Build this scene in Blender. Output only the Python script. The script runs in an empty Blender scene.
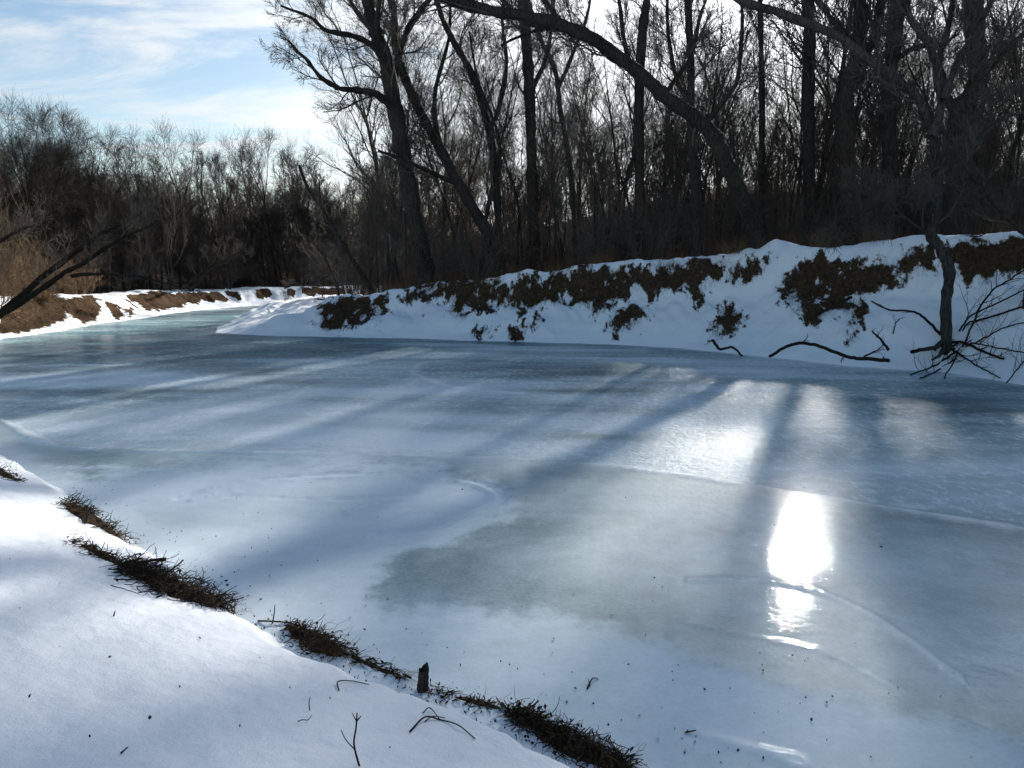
import bpy, math
import numpy as np
R = math.radians
C = bpy.context.scene.collection
scene = bpy.context.scene

# ------------------------------------------------------------------ camera, light, exposure
W_PX, H_PX, F_PX = 1024, 768, 770.0
CAM_Z, PITCH = 2.4, math.atan(112 / 770.0)
cam_d = bpy.data.cameras.new('camera')
cam = bpy.data.objects.new('camera', cam_d)
C.objects.link(cam)
cam.location = (0, 0, CAM_Z)
cam.rotation_euler = (math.pi / 2 - PITCH, 0, 0)
cam_d.sensor_width = 36
cam_d.lens = 36 * F_PX / W_PX
cam_d.clip_start = 0.05
cam_d.clip_end = 3000
scene.camera = cam

SUN_EL, SUN_AZ = R(20.2), R(20.7)
sl = bpy.data.lights.new('sun', 'SUN')
sl.energy = 3.2
sl.angle = R(1.5)
sl.color = (1.0, 0.97, 0.91)
sun = bpy.data.objects.new('sun', sl)
C.objects.link(sun)
sun.rotation_euler = (math.pi / 2 - SUN_EL, 0, math.pi - SUN_AZ)
sun.location = (20, 60, 40)

world = bpy.data.worlds.new('World')
scene.world = world
world.use_nodes = True
wn, wl = world.node_tree.nodes, world.node_tree.links
wn.clear()


def N(nodes, typ, loc=(0, 0), **kw):
    n = nodes.new(typ)
    n.location = loc
    for k, v in kw.items():
        setattr(n, k, v)
    return n


def mathn(nodes, links, op, a, b=None, clamp=False):
    n = nodes.new('ShaderNodeMath')
    n.operation = op
    n.use_clamp = clamp
    for i, v in enumerate((a, b)):
        if v is None:
            continue
        if isinstance(v, (int, float)):
            n.inputs[i].default_value = v
        else:
            links.new(v, n.inputs[i])
    return n.outputs[0]


def maprange(nodes, links, v, a, b, c=0.0, d=1.0, smooth=True):
    n = nodes.new('ShaderNodeMapRange')
    if smooth:
        n.interpolation_type = 'SMOOTHSTEP'
    links.new(v, n.inputs['Value'])
    for k, x in zip(('From Min', 'From Max', 'To Min', 'To Max'), (a, b, c, d)):
        if isinstance(x, (int, float)):
            n.inputs[k].default_value = x
        else:
            links.new(x, n.inputs[k])
    return n.outputs['Result']


def mixc(nodes, links, fac, a, b):
    n = nodes.new('ShaderNodeMix')
    n.data_type = 'RGBA'
    for sock, v in ((n.inputs[0], fac), (n.inputs[6], a), (n.inputs[7], b)):
        if isinstance(v, (int, float)):
            sock.default_value = v
        elif isinstance(v, tuple):
            sock.default_value = (v[0], v[1], v[2], 1)
        else:
            links.new(v, sock)
    return n.outputs[2]


def noise(nodes, links, vec, scale, detail=4.0, rough=0.55, dist=0.0):
    n = nodes.new('ShaderNodeTexNoise')
    n.inputs['Scale'].default_value = scale
    n.inputs['Detail'].default_value = detail
    n.inputs['Roughness'].default_value = rough
    n.inputs['Distortion'].default_value = dist
    if vec is not None:
        links.new(vec, n.inputs['Vector'])
    return n.outputs['Fac']


sky = N(wn, 'ShaderNodeTexSky', sky_type='NISHITA', sun_disc=False)
sky.sun_elevation = SUN_EL
sky.sun_rotation = SUN_AZ
sky.air_density = 1.0
sky.dust_density = 0.6
sky.ozone_density = 0.7
tc = N(wn, 'ShaderNodeTexCoord')
sep = N(wn, 'ShaderNodeSeparateXYZ')
wl.new(tc.outputs['Generated'], sep.inputs[0])
zc = mathn(wn, wl, 'ADD', mathn(wn, wl, 'MAXIMUM', sep.outputs[2], 0.0), 0.12)
comb = N(wn, 'ShaderNodeCombineXYZ')
wl.new(mathn(wn, wl, 'DIVIDE', sep.outputs[0], zc), comb.inputs[0])
wl.new(mathn(wn, wl, 'DIVIDE', sep.outputs[1], zc), comb.inputs[1])
mp = N(wn, 'ShaderNodeMapping')
mp.inputs['Rotation'].default_value = (0, 0, R(12))
mp.inputs['Scale'].default_value = (0.55, 1.5, 1)
mp.inputs['Location'].default_value = (0.35, 0.55, 0)
wl.new(comb.outputs[0], mp.inputs[0])
n1 = mathn(wn, wl, 'ADD', mathn(wn, wl, 'MULTIPLY', noise(wn, wl, mp.outputs[0], 1.6, 10, 0.64, 0.6), 1.9), -0.47)
# thin cloud sheet thicker low in the sky and towards the sun
az = mathn(wn, wl, 'MULTIPLY', sep.outputs[0], 0.5)
low = mathn(wn, wl, 'ADD', maprange(wn, wl, sep.outputs[2], 0.39, 0.24, -0.05, 0.21), maprange(wn, wl, sep.outputs[1], -0.1, 0.6, -0.8, 0.0))
# the thin cloud glows around the sun
dp = N(wn, 'ShaderNodeVectorMath', operation='DOT_PRODUCT')
wl.new(tc.outputs['Generated'], dp.inputs[0])
dp.inputs[1].default_value = (math.sin(SUN_AZ) * math.cos(SUN_EL), math.cos(SUN_AZ) * math.cos(SUN_EL), math.sin(SUN_EL))
dpos = mathn(wn, wl, 'MAXIMUM', dp.outputs['Value'], 0.0)
cov = mathn(wn, wl, 'ADD', mathn(wn, wl, 'ADD', mathn(wn, wl, 'ADD', n1, az), low), mathn(wn, wl, 'MULTIPLY', mathn(wn, wl, 'POWER', dpos, 4.0), 0.25))
cl = maprange(wn, wl, cov, 0.40, 0.86, 0.0, 1.0)
bg = N(wn, 'ShaderNodeBackground')
bg.inputs['Strength'].default_value = 0.055
cloud_col = (3.15, 3.3, 3.42)
hsv = N(wn, 'ShaderNodeHueSaturation')
hsv.inputs['Saturation'].default_value = 1.15
hsv.inputs['Value'].default_value = 0.56
wl.new(sky.outputs[0], hsv.inputs['Color'])
glow = mathn(wn, wl, 'ADD', 1.0, mathn(wn, wl, 'ADD', mathn(wn, wl, 'MULTIPLY', mathn(wn, wl, 'POWER', dpos, 8.0), 1.5), mathn(wn, wl, 'MULTIPLY', mathn(wn, wl, 'POWER', dpos, 90.0), 2.5)))
cc_ = N(wn, 'ShaderNodeVectorMath', operation='SCALE')
cc_.inputs[0].default_value = cloud_col
wl.new(glow, cc_.inputs['Scale'])
wl.new(mixc(wn, wl, mathn(wn, wl, 'MULTIPLY', cl, 0.9), hsv.outputs[0], cc_.outputs[0]), bg.inputs['Color'])
wo = N(wn, 'ShaderNodeOutputWorld')
wl.new(bg.outputs[0], wo.inputs[0])

scene.view_settings.view_transform = 'Standard'
scene.view_settings.look = 'None'
scene.view_settings.gamma = 1.0
scene.view_settings.exposure = 2.22
scene.render.engine = 'CYCLES'
scene.cycles.max_bounces = 5
scene.cycles.diffuse_bounces = 3
scene.cycles.glossy_bounces = 3
scene.cycles.use_denoising = True
scene.cycles.sample_clamp_indirect = 6.0

# ------------------------------------------------------------------ numpy helpers
rng0 = np.random.default_rng(7)
_T = rng0.random((256, 256))


def vnoise(x, y):
    x = np.asarray(x, float); y = np.asarray(y, float)
    xi = np.floor(x).astype(int); yi = np.floor(y).astype(int)
    fx = x - xi; fy = y - yi
    fx = fx * fx * (3 - 2 * fx); fy = fy * fy * (3 - 2 * fy)
    a = _T[xi % 256, yi % 256]; b = _T[(xi + 1) % 256, yi % 256]
    c = _T[xi % 256, (yi + 1) % 256]; d = _T[(xi + 1) % 256, (yi + 1) % 256]
    return (a * (1 - fx) + b * fx) * (1 - fy) + (c * (1 - fx) + d * fx) * fy * 1.0


def fbm(x, y, o=4):
    s = 0.0; amp = 1.0; tot = 0.0
    for i in range(o):
        s = s + amp * vnoise(x * 2 ** i + 17.3 * i, y * 2 ** i + 5.1 * i)
        tot += amp; amp *= 0.5
    return s / tot - 0.5


def sstep(a, b, x):
    t = np.clip((x - a) / (b - a), 0, 1)
    return t * t * (3 - 2 * t)


CP, SP = math.cos(PITCH), math.sin(PITCH)


def ray(px, py):
    a = (px - 512) / F_PX; b = (384 - py) / F_PX
    return np.array((a, CP + b * SP, -SP + b * CP))


def at_z(px, py, z=0.0):
    d = ray(px, py)
    t = (z - CAM_Z) / d[2]
    return np.array((0, 0, CAM_Z)) + d * t


def at_y(px, py, Y):
    d = ray(px, py)
    return np.array((0, 0, CAM_Z)) + d * (Y / d[1])


def to_px(x, y, z):
    zz = z - CAM_Z
    dep = np.maximum(y * CP - zz * SP, 1e-3)
    up = y * SP + zz * CP
    return 512 + F_PX * x / dep, 384 - F_PX * up / dep


# ------------------------------------------------------------------ the three banks (x, y, crest height, bank width)
def pz(px, py, z=0.0):
    p = at_z(px, py, z)
    return p[0], p[1]


SHORE_A = np.array([
    (26, -60, 3.2, 4), (25, -5, 3.2, 4), (20, 8, 3.4, 3.8), (14, 13.6, 3.45, 3.6),
    (*pz(1024, 385), 3.45, 3.5), (*pz(940, 372), 3.4, 3.4), (*pz(850, 366), 3.35, 3.4), (*pz(780, 358), 3.3, 3.3),
    (*pz(700, 350), 3.05, 3.2), (*pz(640, 346), 2.8, 3.0), (*pz(560, 343), 2.6, 3.0), (*pz(480, 341), 2.3, 2.8),
    (*pz(400, 338), 1.95, 2.8), (*pz(330, 337), 1.62, 2.6), (*pz(280, 336), 1.15, 3.2), (*pz(240, 334.5), 0.6, 4.2), (*pz(214, 333), 0.3, 4.0),
    (-12.7, 33, 0.5, 4), (-13.4, 36.5, 0.8, 4), (-15.2, 43, 0.9, 3), (-15, 51, 0.9, 2.5), (-8, 59, 1.0, 2), (5, 65, 1.0, 2),
    (30, 70, 1, 2), (200, 80, 1, 2), (700, 90, 1, 2)])
SHORE_B = np.array([
    (700, 105, 1, 2), (200, 95, 1, 2), (30, 84, 1.2, 2), (0, 79, 1.2, 2), (-12, 68, 1.15, 2.0), (-18.6, 55, 1.1, 2.0),
    (*pz(200, 310), 1.1, 2.4), (*pz(170, 314), 1.05, 2.8), (*pz(150, 317), 1.1, 3.0), (*pz(100, 323), 1.25, 3.0), (*pz(60, 331), 1.35, 2.6), (*pz(0, 339), 1.1, 2.2),
    (-20, 24, 1.0, 2), (-27, 20, 1.0, 2), (-60, 17, 1, 2), (-700, 10, 1, 2)])
SHORE_C = np.array([
    (-700, 0, 1, 1), (-30, 11.5, 1, 1), (-14, 13.6, 1, 1), (-9, 11.6, 1, 1),
    *[(*pz(*p), 1, 1) for p in ((0, 455), (60, 490), (130, 540), (190, 580), (240, 618), (300, 656), (355, 680), (420, 708), (480, 727), (540, 750), (610, 800))],
    (1.3, 2.2, 1, 1), (3.0, 0.5, 1, 1), (6, -6, 1, 1), (8, -60, 1, 1)])


def sdf(shore, close, x, y):
    """signed distance (positive on land) and the crest height / width of the nearest shore point"""
    x = np.asarray(x, float); y = np.asarray(y, float)
    best = np.full(x.shape, 1e9); hh = np.zeros(x.shape); ww = np.zeros(x.shape); wsum = np.zeros(x.shape)
    for i in range(len(shore) - 1):
        a, b = shore[i], shore[i + 1]
        dx, dy = b[0] - a[0], b[1] - a[1]
        t = np.clip(((x - a[0]) * dx + (y - a[1]) * dy) / (dx * dx + dy * dy), 0, 1)
        d = np.hypot(x - a[0] - t * dx, y - a[1] - t * dy)
        m = d < best
        best = np.where(m, d, best)
        w = 1 / (d + 0.15) ** 4
        hh += w * (a[2] + (b[2] - a[2]) * t); ww_ = w * (a[3] + (b[3] - a[3]) * t)
        wsum += w
        ww = ww + ww_
    poly = [tuple(p[:2]) for p in shore] + close
    ins = np.zeros(x.shape, bool)
    j = len(poly) - 1
    for i in range(len(poly)):
        xi, yi = poly[i]; xj, yj = poly[j]
        if yi != yj:
            c = ((yi > y) != (yj > y)) & (x < (xj - xi) * (y - yi) / (yj - yi) + xi)
            ins ^= c
        j = i
    return np.where(ins, best, -best), hh / wsum, ww / wsum


CLOSE_A = [(700, -60)]
CLOSE_B = [(-700, 700), (700, 700)]
CLOSE_C = [(-700, -60)]
# bare earth patches on the far bank, as outlines (picture x, y) mapped onto the bank's own surface
SOIL = [
    [(318, 322), (322, 306), (345, 297), (392, 297), (388, 312), (362, 324), (340, 330), (324, 330)],
    [(402, 300), (412, 284), (455, 279), (505, 279), (560, 270), (636, 268), (638, 280), (618, 300), (600, 316), (585, 306), (560, 300), (530, 312), (505, 302), (478, 310), (455, 302), (430, 297), (408, 305)],
    [(508, 328), (520, 322), (538, 322), (524, 332), (520, 344), (510, 342)],
    [(608, 326), (620, 312), (640, 304), (646, 310), (634, 326), (618, 334)],
    [(634, 268), (690, 262), (772, 256), (764, 272), (740, 284), (722, 276), (704, 300), (690, 302), (684, 290), (660, 290), (650, 300), (640, 290)],
    [(709, 338), (716, 318), (727, 304), (742, 316), (728, 330), (716, 342)],
    [(786, 280), (794, 260), (818, 254), (832, 262), (870, 262), (905, 246), (938, 246), (936, 262), (915, 274), (880, 290), (845, 300), (815, 306), (790, 300), (782, 292)],
    [(935, 250), (960, 240), (1024, 238), (1100, 236), (1100, 275), (1024, 272), (985, 282), (960, 278), (940, 262)],
    [(840, 334), (862, 331), (858, 337), (848, 342)],
    [(450, 292), (470, 300), (462, 318), (452, 310)],
    [(478, 336), (486, 328), (490, 330), (484, 338)],
    [(790, 300), (850, 298), (868, 306), (866, 318), (836, 312), (815, 322), (800, 312)]]
SOIL_B = [
    [(0, 318), (12, 303), (50, 296), (70, 300), (62, 322), (40, 328), (0, 334)],
    [(60, 300), (90, 296), (100, 306), (96, 322), (82, 322), (66, 312)],
    [(106, 305), (114, 304), (124, 316), (116, 320)], [(122, 308), (128, 308), (135, 315), (130, 316)],
    [(140, 304), (165, 299), (190, 298), (180, 308), (158, 310), (146, 310)]]


def inpoly(poly, x, y):
    ins = np.zeros(np.shape(x), bool)
    j = len(poly) - 1
    for i in range(len(poly)):
        xi, yi = poly[i]; xj, yj = poly[j]
        if yi != yj:
            ins ^= ((yi > y) != (yj > y)) & (x < (xj - xi) * (y - yi) / (yj - yi) + xi)
        j = i
    return ins


def poly_soft(poly, x, y, soft=4.0):
    best = np.full(np.shape(x), 1e9)
    j = len(poly) - 1
    for i in range(len(poly)):
        ax, ay = poly[j]; bx, by = poly[i]
        dx, dy = bx - ax, by - ay
        t = np.clip(((x - ax) * dx + (y - ay) * dy) / (dx * dx + dy * dy + 1e-9), 0, 1)
        best = np.minimum(best, np.hypot(x - ax - t * dx, y - ay - t * dy))
        j = i
    s = np.where(inpoly(poly, x, y), best, -best)
    return np.clip(0.5 + s / (2 * soft), 0, 1)


MOUND = at_y(775, 243, 25.6)[:2]


def ground(x, y, full=False):
    x = np.asarray(x, float); y = np.asarray(y, float)
    dA, hA, wA = sdf(SHORE_A, CLOSE_A, x, y)
    dB, hB, wB = sdf(SHORE_B, CLOSE_B, x, y)
    dC, _, _ = sdf(SHORE_C, CLOSE_C, x, y)
    dC = dC + 0.10 * fbm(x * 3.1, y * 3.1, 4) * (np.abs(dC) < 3)
    dA = dA + 0.5 * fbm(x * 0.9, y * 0.9, 4) * (np.abs(dA) < 6)
    dB = dB + 0.8 * fbm(x * 0.6, y * 0.6, 4) * (np.abs(dB) < 6)
    lum = fbm(x * 0.35, y * 0.35, 4)
    fine = fbm(x * 1.7 + 9, y * 1.7, 4)
    # right bank: snow apron, then a steep earth face, then the snowy crest
    t = dA / wA
    low_ = np.where(hA < 1.3, 1.0, 0.0)
    f = 0.60 * sstep(-0.25, 0.95, t) * np.clip(t / 0.3, 0, 1) ** 0.5 + 0.40 * sstep(0.66 + 0.25 * fine, 1.0, t)
    fl = sstep(-0.5, 1.2, t) * np.clip(t / 0.25, 0, 1)
    k = np.clip((hA - 0.9) / 0.8, 0, 1)
    zA = hA * (f * k + fl * (1 - k)) + (0.35 * lum + 0.16 * fine) * sstep(0.05, 0.6, t)
    zA = zA + 0.55 * fbm((x + 0.55 * dA) * 0.95 + 30, dA * 0.3 + 7, 4) * sstep(0.1, 0.5, t) * sstep(1.5, 0.9, t)
    back = np.maximum(dA - wA, 0)
    zA = zA + 0.012 * np.minimum(back, 30) + 0.35 * lum * sstep(0, 6, back)
    tB = dB / wB
    zB = hB * (0.25 * sstep(-0.1, 0.35, tB) + 0.75 * sstep(0.35, 1.0, tB)) + (0.45 * lum + 0.2 * fine) * sstep(0.1, 0.8, tB)
    hill = sstep(65, 140, y) * (5.0 + 9.0 * sstep(-10, 45, x)) + 2.5 * sstep(8, 60, dB)
    zB = zB + np.where(dB > 0, hill * sstep(2, 40, dB), 0)
    e = np.maximum(dC, 0)
    crust = 0.010 * fbm(x * 7, y * 5, 3) + 0.03 * fbm(x * 1.6 + y, y * 1.2, 3)
    zC = 0.17 * sstep(-0.02, 0.26, dC + 0.12 * fine) + 0.66 * (1 - np.exp(-np.maximum(e - 0.12, 0) / 1.7)) + 0.16 * lum * sstep(0.3, 2, e) + 0.02 * fine * sstep(0.2, 1, e) + crust * sstep(0.1, 0.6, e)
    zA = zA + 0.38 * np.exp(-((x - MOUND[0]) / 0.75) ** 2 - ((y - MOUND[1]) / 0.8) ** 2)
    sub = -0.35
    z = np.where(dA > 0, zA, np.where(dB > 0, zB, np.where(dC > 0, zC, sub)))
    near = np.maximum(np.maximum(dA, dB), dC)
    z = np.where(near <= 0, np.maximum(near * 0.8, -1) * 1.0, z)
    if not full:
        return z
    return z, dA, wA, hA, dB, wB, dC, lum, fine


def gz(x, y):
    return float(ground(np.array([x]), np.array([y]))[0])


def hit(px, py):
    """where the picture's ray meets the ground or the ice"""
    d = ray(px, py)
    t = np.concatenate([np.arange(1.2, 12, 0.03), np.arange(12, 80, 0.06)])
    p = np.array((0, 0, CAM_Z))[None] + t[:, None] * d[None]
    g = np.maximum(ground(p[:, 0], p[:, 1]), 0)
    b = p[:, 2] < g
    if not b.any():
        q = at_y(px, py, 30.0)
        return np.array((q[0], q[1], gz(q[0], q[1])))
    i = np.argmax(b)
    return np.array((p[i, 0], p[i, 1], g[i]))


# ------------------------------------------------------------------ mesh helpers
def make_mesh(name, V, F, smooth=True):
    V = np.asarray(V, np.float32); F = np.asarray(F, np.int32)
    me = bpy.data.meshes.new(name)
    n = F.shape[1]
    me.vertices.add(len(V)); me.vertices.foreach_set('co', V.ravel())
    me.loops.add(F.size); me.loops.foreach_set('vertex_index', F.ravel())
    me.polygons.add(len(F))
    me.polygons.foreach_set('loop_start', np.arange(0, F.size, n, dtype=np.int32))
    if smooth:
        me.polygons.foreach_set('use_smooth', np.ones(len(F), bool))
    me.update(calc_edges=True)
    return me


def link(name, me, mat, parent=None):
    o = bpy.data.objects.new(name, me)
    C.objects.link(o)
    if mat is not None and not me.materials:
        me.materials.append(mat)
    if parent is not None:
        o.parent = parent
    return o


def tag(o, label=None, cat=None, group=None, kind=None):
    for k, v in (('label', label), ('category', cat), ('group', group), ('kind', kind)):
        if v is not None:
            o[k] = v
    return o


def empty(name, loc):
    o = bpy.data.objects.new(name, None)
    C.objects.link(o)
    o.location = loc
    o.empty_display_size = 0.2
    return o


def float_attr(me, name, vals):
    a = me.attributes.new(name, 'FLOAT', 'POINT')
    a.data.foreach_set('value', np.asarray(vals, np.float32))


class TB:
    """collects tapered tubes; pts (n,K,3), rad (n,K)"""
    def __init__(self):
        self.V = []; self.F = []; self.n = 0

    def add(self, pts, rad, S=4):
        pts = np.asarray(pts, float); rad = np.asarray(rad, float)
        if pts.ndim == 2:
            pts = pts[None]; rad = rad[None]
        n, K, _ = pts.shape
        T = np.empty_like(pts)
        T[:, 1:-1] = pts[:, 2:] - pts[:, :-2]
        T[:, 0] = pts[:, 1] - pts[:, 0]; T[:, -1] = pts[:, -1] - pts[:, -2]
        T /= np.linalg.norm(T, axis=2, keepdims=True) + 1e-9
        d0 = pts[:, -1] - pts[:, 0]
        ax = np.argmin(np.abs(d0), axis=1)
        ref = np.eye(3)[ax][:, None, :]
        U = np.cross(T, np.broadcast_to(ref, T.shape)); U /= np.linalg.norm(U, axis=2, keepdims=True) + 1e-9
        Vv = np.cross(T, U)
        ang = np.arange(S) * 2 * np.pi / S
        ring = pts[:, :, None, :] + rad[:, :, None, None] * (np.cos(ang)[None, None, :, None] * U[:, :, None, :] + np.sin(ang)[None, None, :, None] * Vv[:, :, None, :])
        self.V.append(ring.reshape(-1, 3))
        base = self.n + (np.arange(n)[:, None, None] * K + np.arange(K - 1)[None, :, None]) * S
        s = np.arange(S)[None, None, :]; s2 = (s + 1) % S
        q = np.stack([base + s, base + s2, base + S + s2, base + S + s], axis=-1)
        self.F.append(q.reshape(-1, 4))
        self.n += n * K * S

    def quads(self, V4):
        V4 = np.asarray(V4, float)
        self.V.append(V4.reshape(-1, 3))
        self.F.append(self.n + np.arange(len(V4) * 4).reshape(-1, 4))
        self.n += len(V4) * 4

    def mesh(self, name):
        return make_mesh(name, np.concatenate(self.V), np.concatenate(self.F))

    def build(self, name, mat, parent=None, off=None):
        me = self.mesh(name)
        if off is not None:
            co = np.empty(len(me.vertices) * 3, np.float32); me.vertices.foreach_get('co', co)
            co = (co.reshape(-1, 3) - np.asarray(off, np.float32)).ravel(); me.vertices.foreach_set('co', co); me.update()
        return link(name, me, mat, parent)


def unit(v):
    return v / (np.linalg.norm(v, axis=-1, keepdims=True) + 1e-9)


def grow(rng, P, D, L, K, wig, up):
    n = len(P)
    pts = np.empty((n, K, 3)); pts[:, 0] = P
    d = unit(D)
    st = (L / (K - 1))[:, None]
    for k in range(1, K):
        d = unit(d + rng.normal(0, wig, (n, 3)) + np.array((0, 0, up)))
        pts[:, k] = pts[:, k - 1] + d * st
    return pts


def kids(rng, pts, rad, L, m, t0, t1, ang, ratio, rr, minr):
    """m children per branch"""
    n, K, _ = pts.shape
    t = (np.arange(m)[None, :] + rng.random((n, m))) / m
    t = t0 + (t1 - t0) * t
    f = t * (K - 1); i = np.minimum(f.astype(int), K - 2); w = (f - i)[..., None]
    r = np.arange(n)[:, None]
    P = pts[r, i] * (1 - w) + pts[r, i + 1] * w
    T = unit(pts[r, i + 1] - pts[r, i])
    rd = rad[r, i] * (1 - w[..., 0]) + rad[r, i + 1] * w[..., 0]
    rnd = rng.normal(0, 1, T.shape)
    side = unit(rnd - (rnd * T).sum(-1, keepdims=True) * T)
    a = rng.uniform(ang[0], ang[1], (n, m))[..., None]
    D = T * np.cos(a) + side * np.sin(a)
    Lc = L[:, None] * rng.uniform(ratio[0], ratio[1], (n, m)) * (1.15 - 0.6 * t)
    Rc = np.maximum(np.minimum(rd * rr, rd * 0.9), minr)
    return P.reshape(-1, 3), D.reshape(-1, 3), Lc.ravel(), Rc.ravel()


def taper(r, K, end=0.35, mn=0.004):
    return np.maximum(r[:, None] * np.linspace(1, end, K)[None], mn)


def crown(rng, tb, P, D, L, Rr, m2=6, m3=5, m4=4, up=0.09, tw=0.006, levels=3, sides=5, wg=1.0, lmin=0.0):
    """limbs from given seeds and all finer branching"""
    pts = grow(rng, P, D, L, 9, 0.16 * wg, up)
    rad = taper(Rr, 9, 0.3, tw)
    tb.add(pts, rad, sides)
    P2, D2, L2, R2 = kids(rng, pts, rad, L, m2, 0.2, 0.97, (0.45, 0.95), (0.3, 0.6), 0.6, tw)
    p2 = grow(rng, P2, D2, L2, 7, 0.17 * wg, up); r2 = taper(R2, 7, 0.35, tw)
    tb.add(p2, r2, 4)
    if levels < 3:
        return
    P3, D3, L3, R3 = kids(rng, p2, r2, L2, m3, 0.15, 0.86, (0.35, 0.85), (0.45, 0.8), 0.65, tw)
    L3 = np.maximum(L3, lmin * rng.uniform(0.7, 1.3, len(L3)))
    p3 = grow(rng, P3, D3, L3, 5, 0.17 * wg, up); r3 = taper(R3, 5, 0.5, tw)
    tb.add(p3, r3, 3)
    if m4 and levels >= 3:
        P4, D4, L4, R4 = kids(rng, p3, r3, L3, m4, 0.1, 0.8, (0.25, 0.7), (0.55, 1.05), 0.7, tw)
        L4 = np.maximum(L4, 0.7 * lmin * rng.uniform(0.7, 1.3, len(L4)))
        p4 = grow(rng, P4, D4, L4, 4, 0.15 * wg, up); r4 = taper(R4, 4, 0.6, tw * 0.8)
        tb.add(p4, r4, 3)


# ------------------------------------------------------------------ materials
def mat_new(name):
    m = bpy.data.materials.new(name)
    m.use_nodes = True
    return m, m.node_tree.nodes, m.node_tree.links, m.node_tree.nodes['Principled BSDF']


def bark(name, dark, light, scale=6.0, rough=0.9):
    m, n, l, b = mat_new(name)
    t = N(n, 'ShaderNodeTexCoord')
    mpn = N(n, 'ShaderNodeMapping'); mpn.inputs['Scale'].default_value = (3.5, 3.5, 0.7)
    l.new(t.outputs['Object'], mpn.inputs[0])
    f = noise(n, l, mpn.outputs[0], scale, 6, 0.65)
    g = noise(n, l, t.outputs['Object'], 0.9, 3, 0.5)
    f2 = mathn(n, l, 'ADD', mathn(n, l, 'MULTIPLY', f, 0.7), mathn(n, l, 'MULTIPLY', g, 0.3))
    l.new(mixc(n, l, maprange(n, l, f2, 0.35, 0.65), dark, light), b.inputs['Base Color'])
    b.inputs['Roughness'].default_value = rough
    b.inputs['Specular IOR Level'].default_value = 0.08
    bp = N(n, 'ShaderNodeBump'); bp.inputs['Strength'].default_value = 1.0; bp.inputs['Distance'].default_value = 0.06
    l.new(f, bp.inputs['Height']); l.new(bp.outputs[0], b.inputs['Normal'])
    return m


M = {}
M['bark'] = bark('dark_bark', (0.020, 0.017, 0.015), (0.065, 0.055, 0.047))
M['twig'] = bark('twig_bark', (0.060, 0.050, 0.043), (0.14, 0.116, 0.10), 3)
M['grey'] = bark('grey_bark', (0.024, 0.022, 0.020), (0.09, 0.084, 0.076))
M['pale'] = bark('pale_bark', (0.08, 0.075, 0.067), (0.24, 0.225, 0.20))
M['brown'] = bark('brown_stems', (0.09, 0.058, 0.036), (0.19, 0.125, 0.075), 3)
M['tan'] = bark('tan_grass', (0.12, 0.075, 0.042), (0.25, 0.16, 0.088), 3)
M['wet'] = bark('wet_wood', (0.016, 0.012, 0.010), (0.060, 0.043, 0.031), 30)
M['debris'] = bark('debris_sticks', (0.022, 0.016, 0.011), (0.15, 0.10, 0.062), 14)
M['roots'] = bark('roots', (0.055, 0.036, 0.023), (0.20, 0.128, 0.076), 3)
M['leaf'] = bark('dead_leaves', (0.025, 0.017, 0.012), (0.13, 0.083, 0.05), 16)


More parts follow.
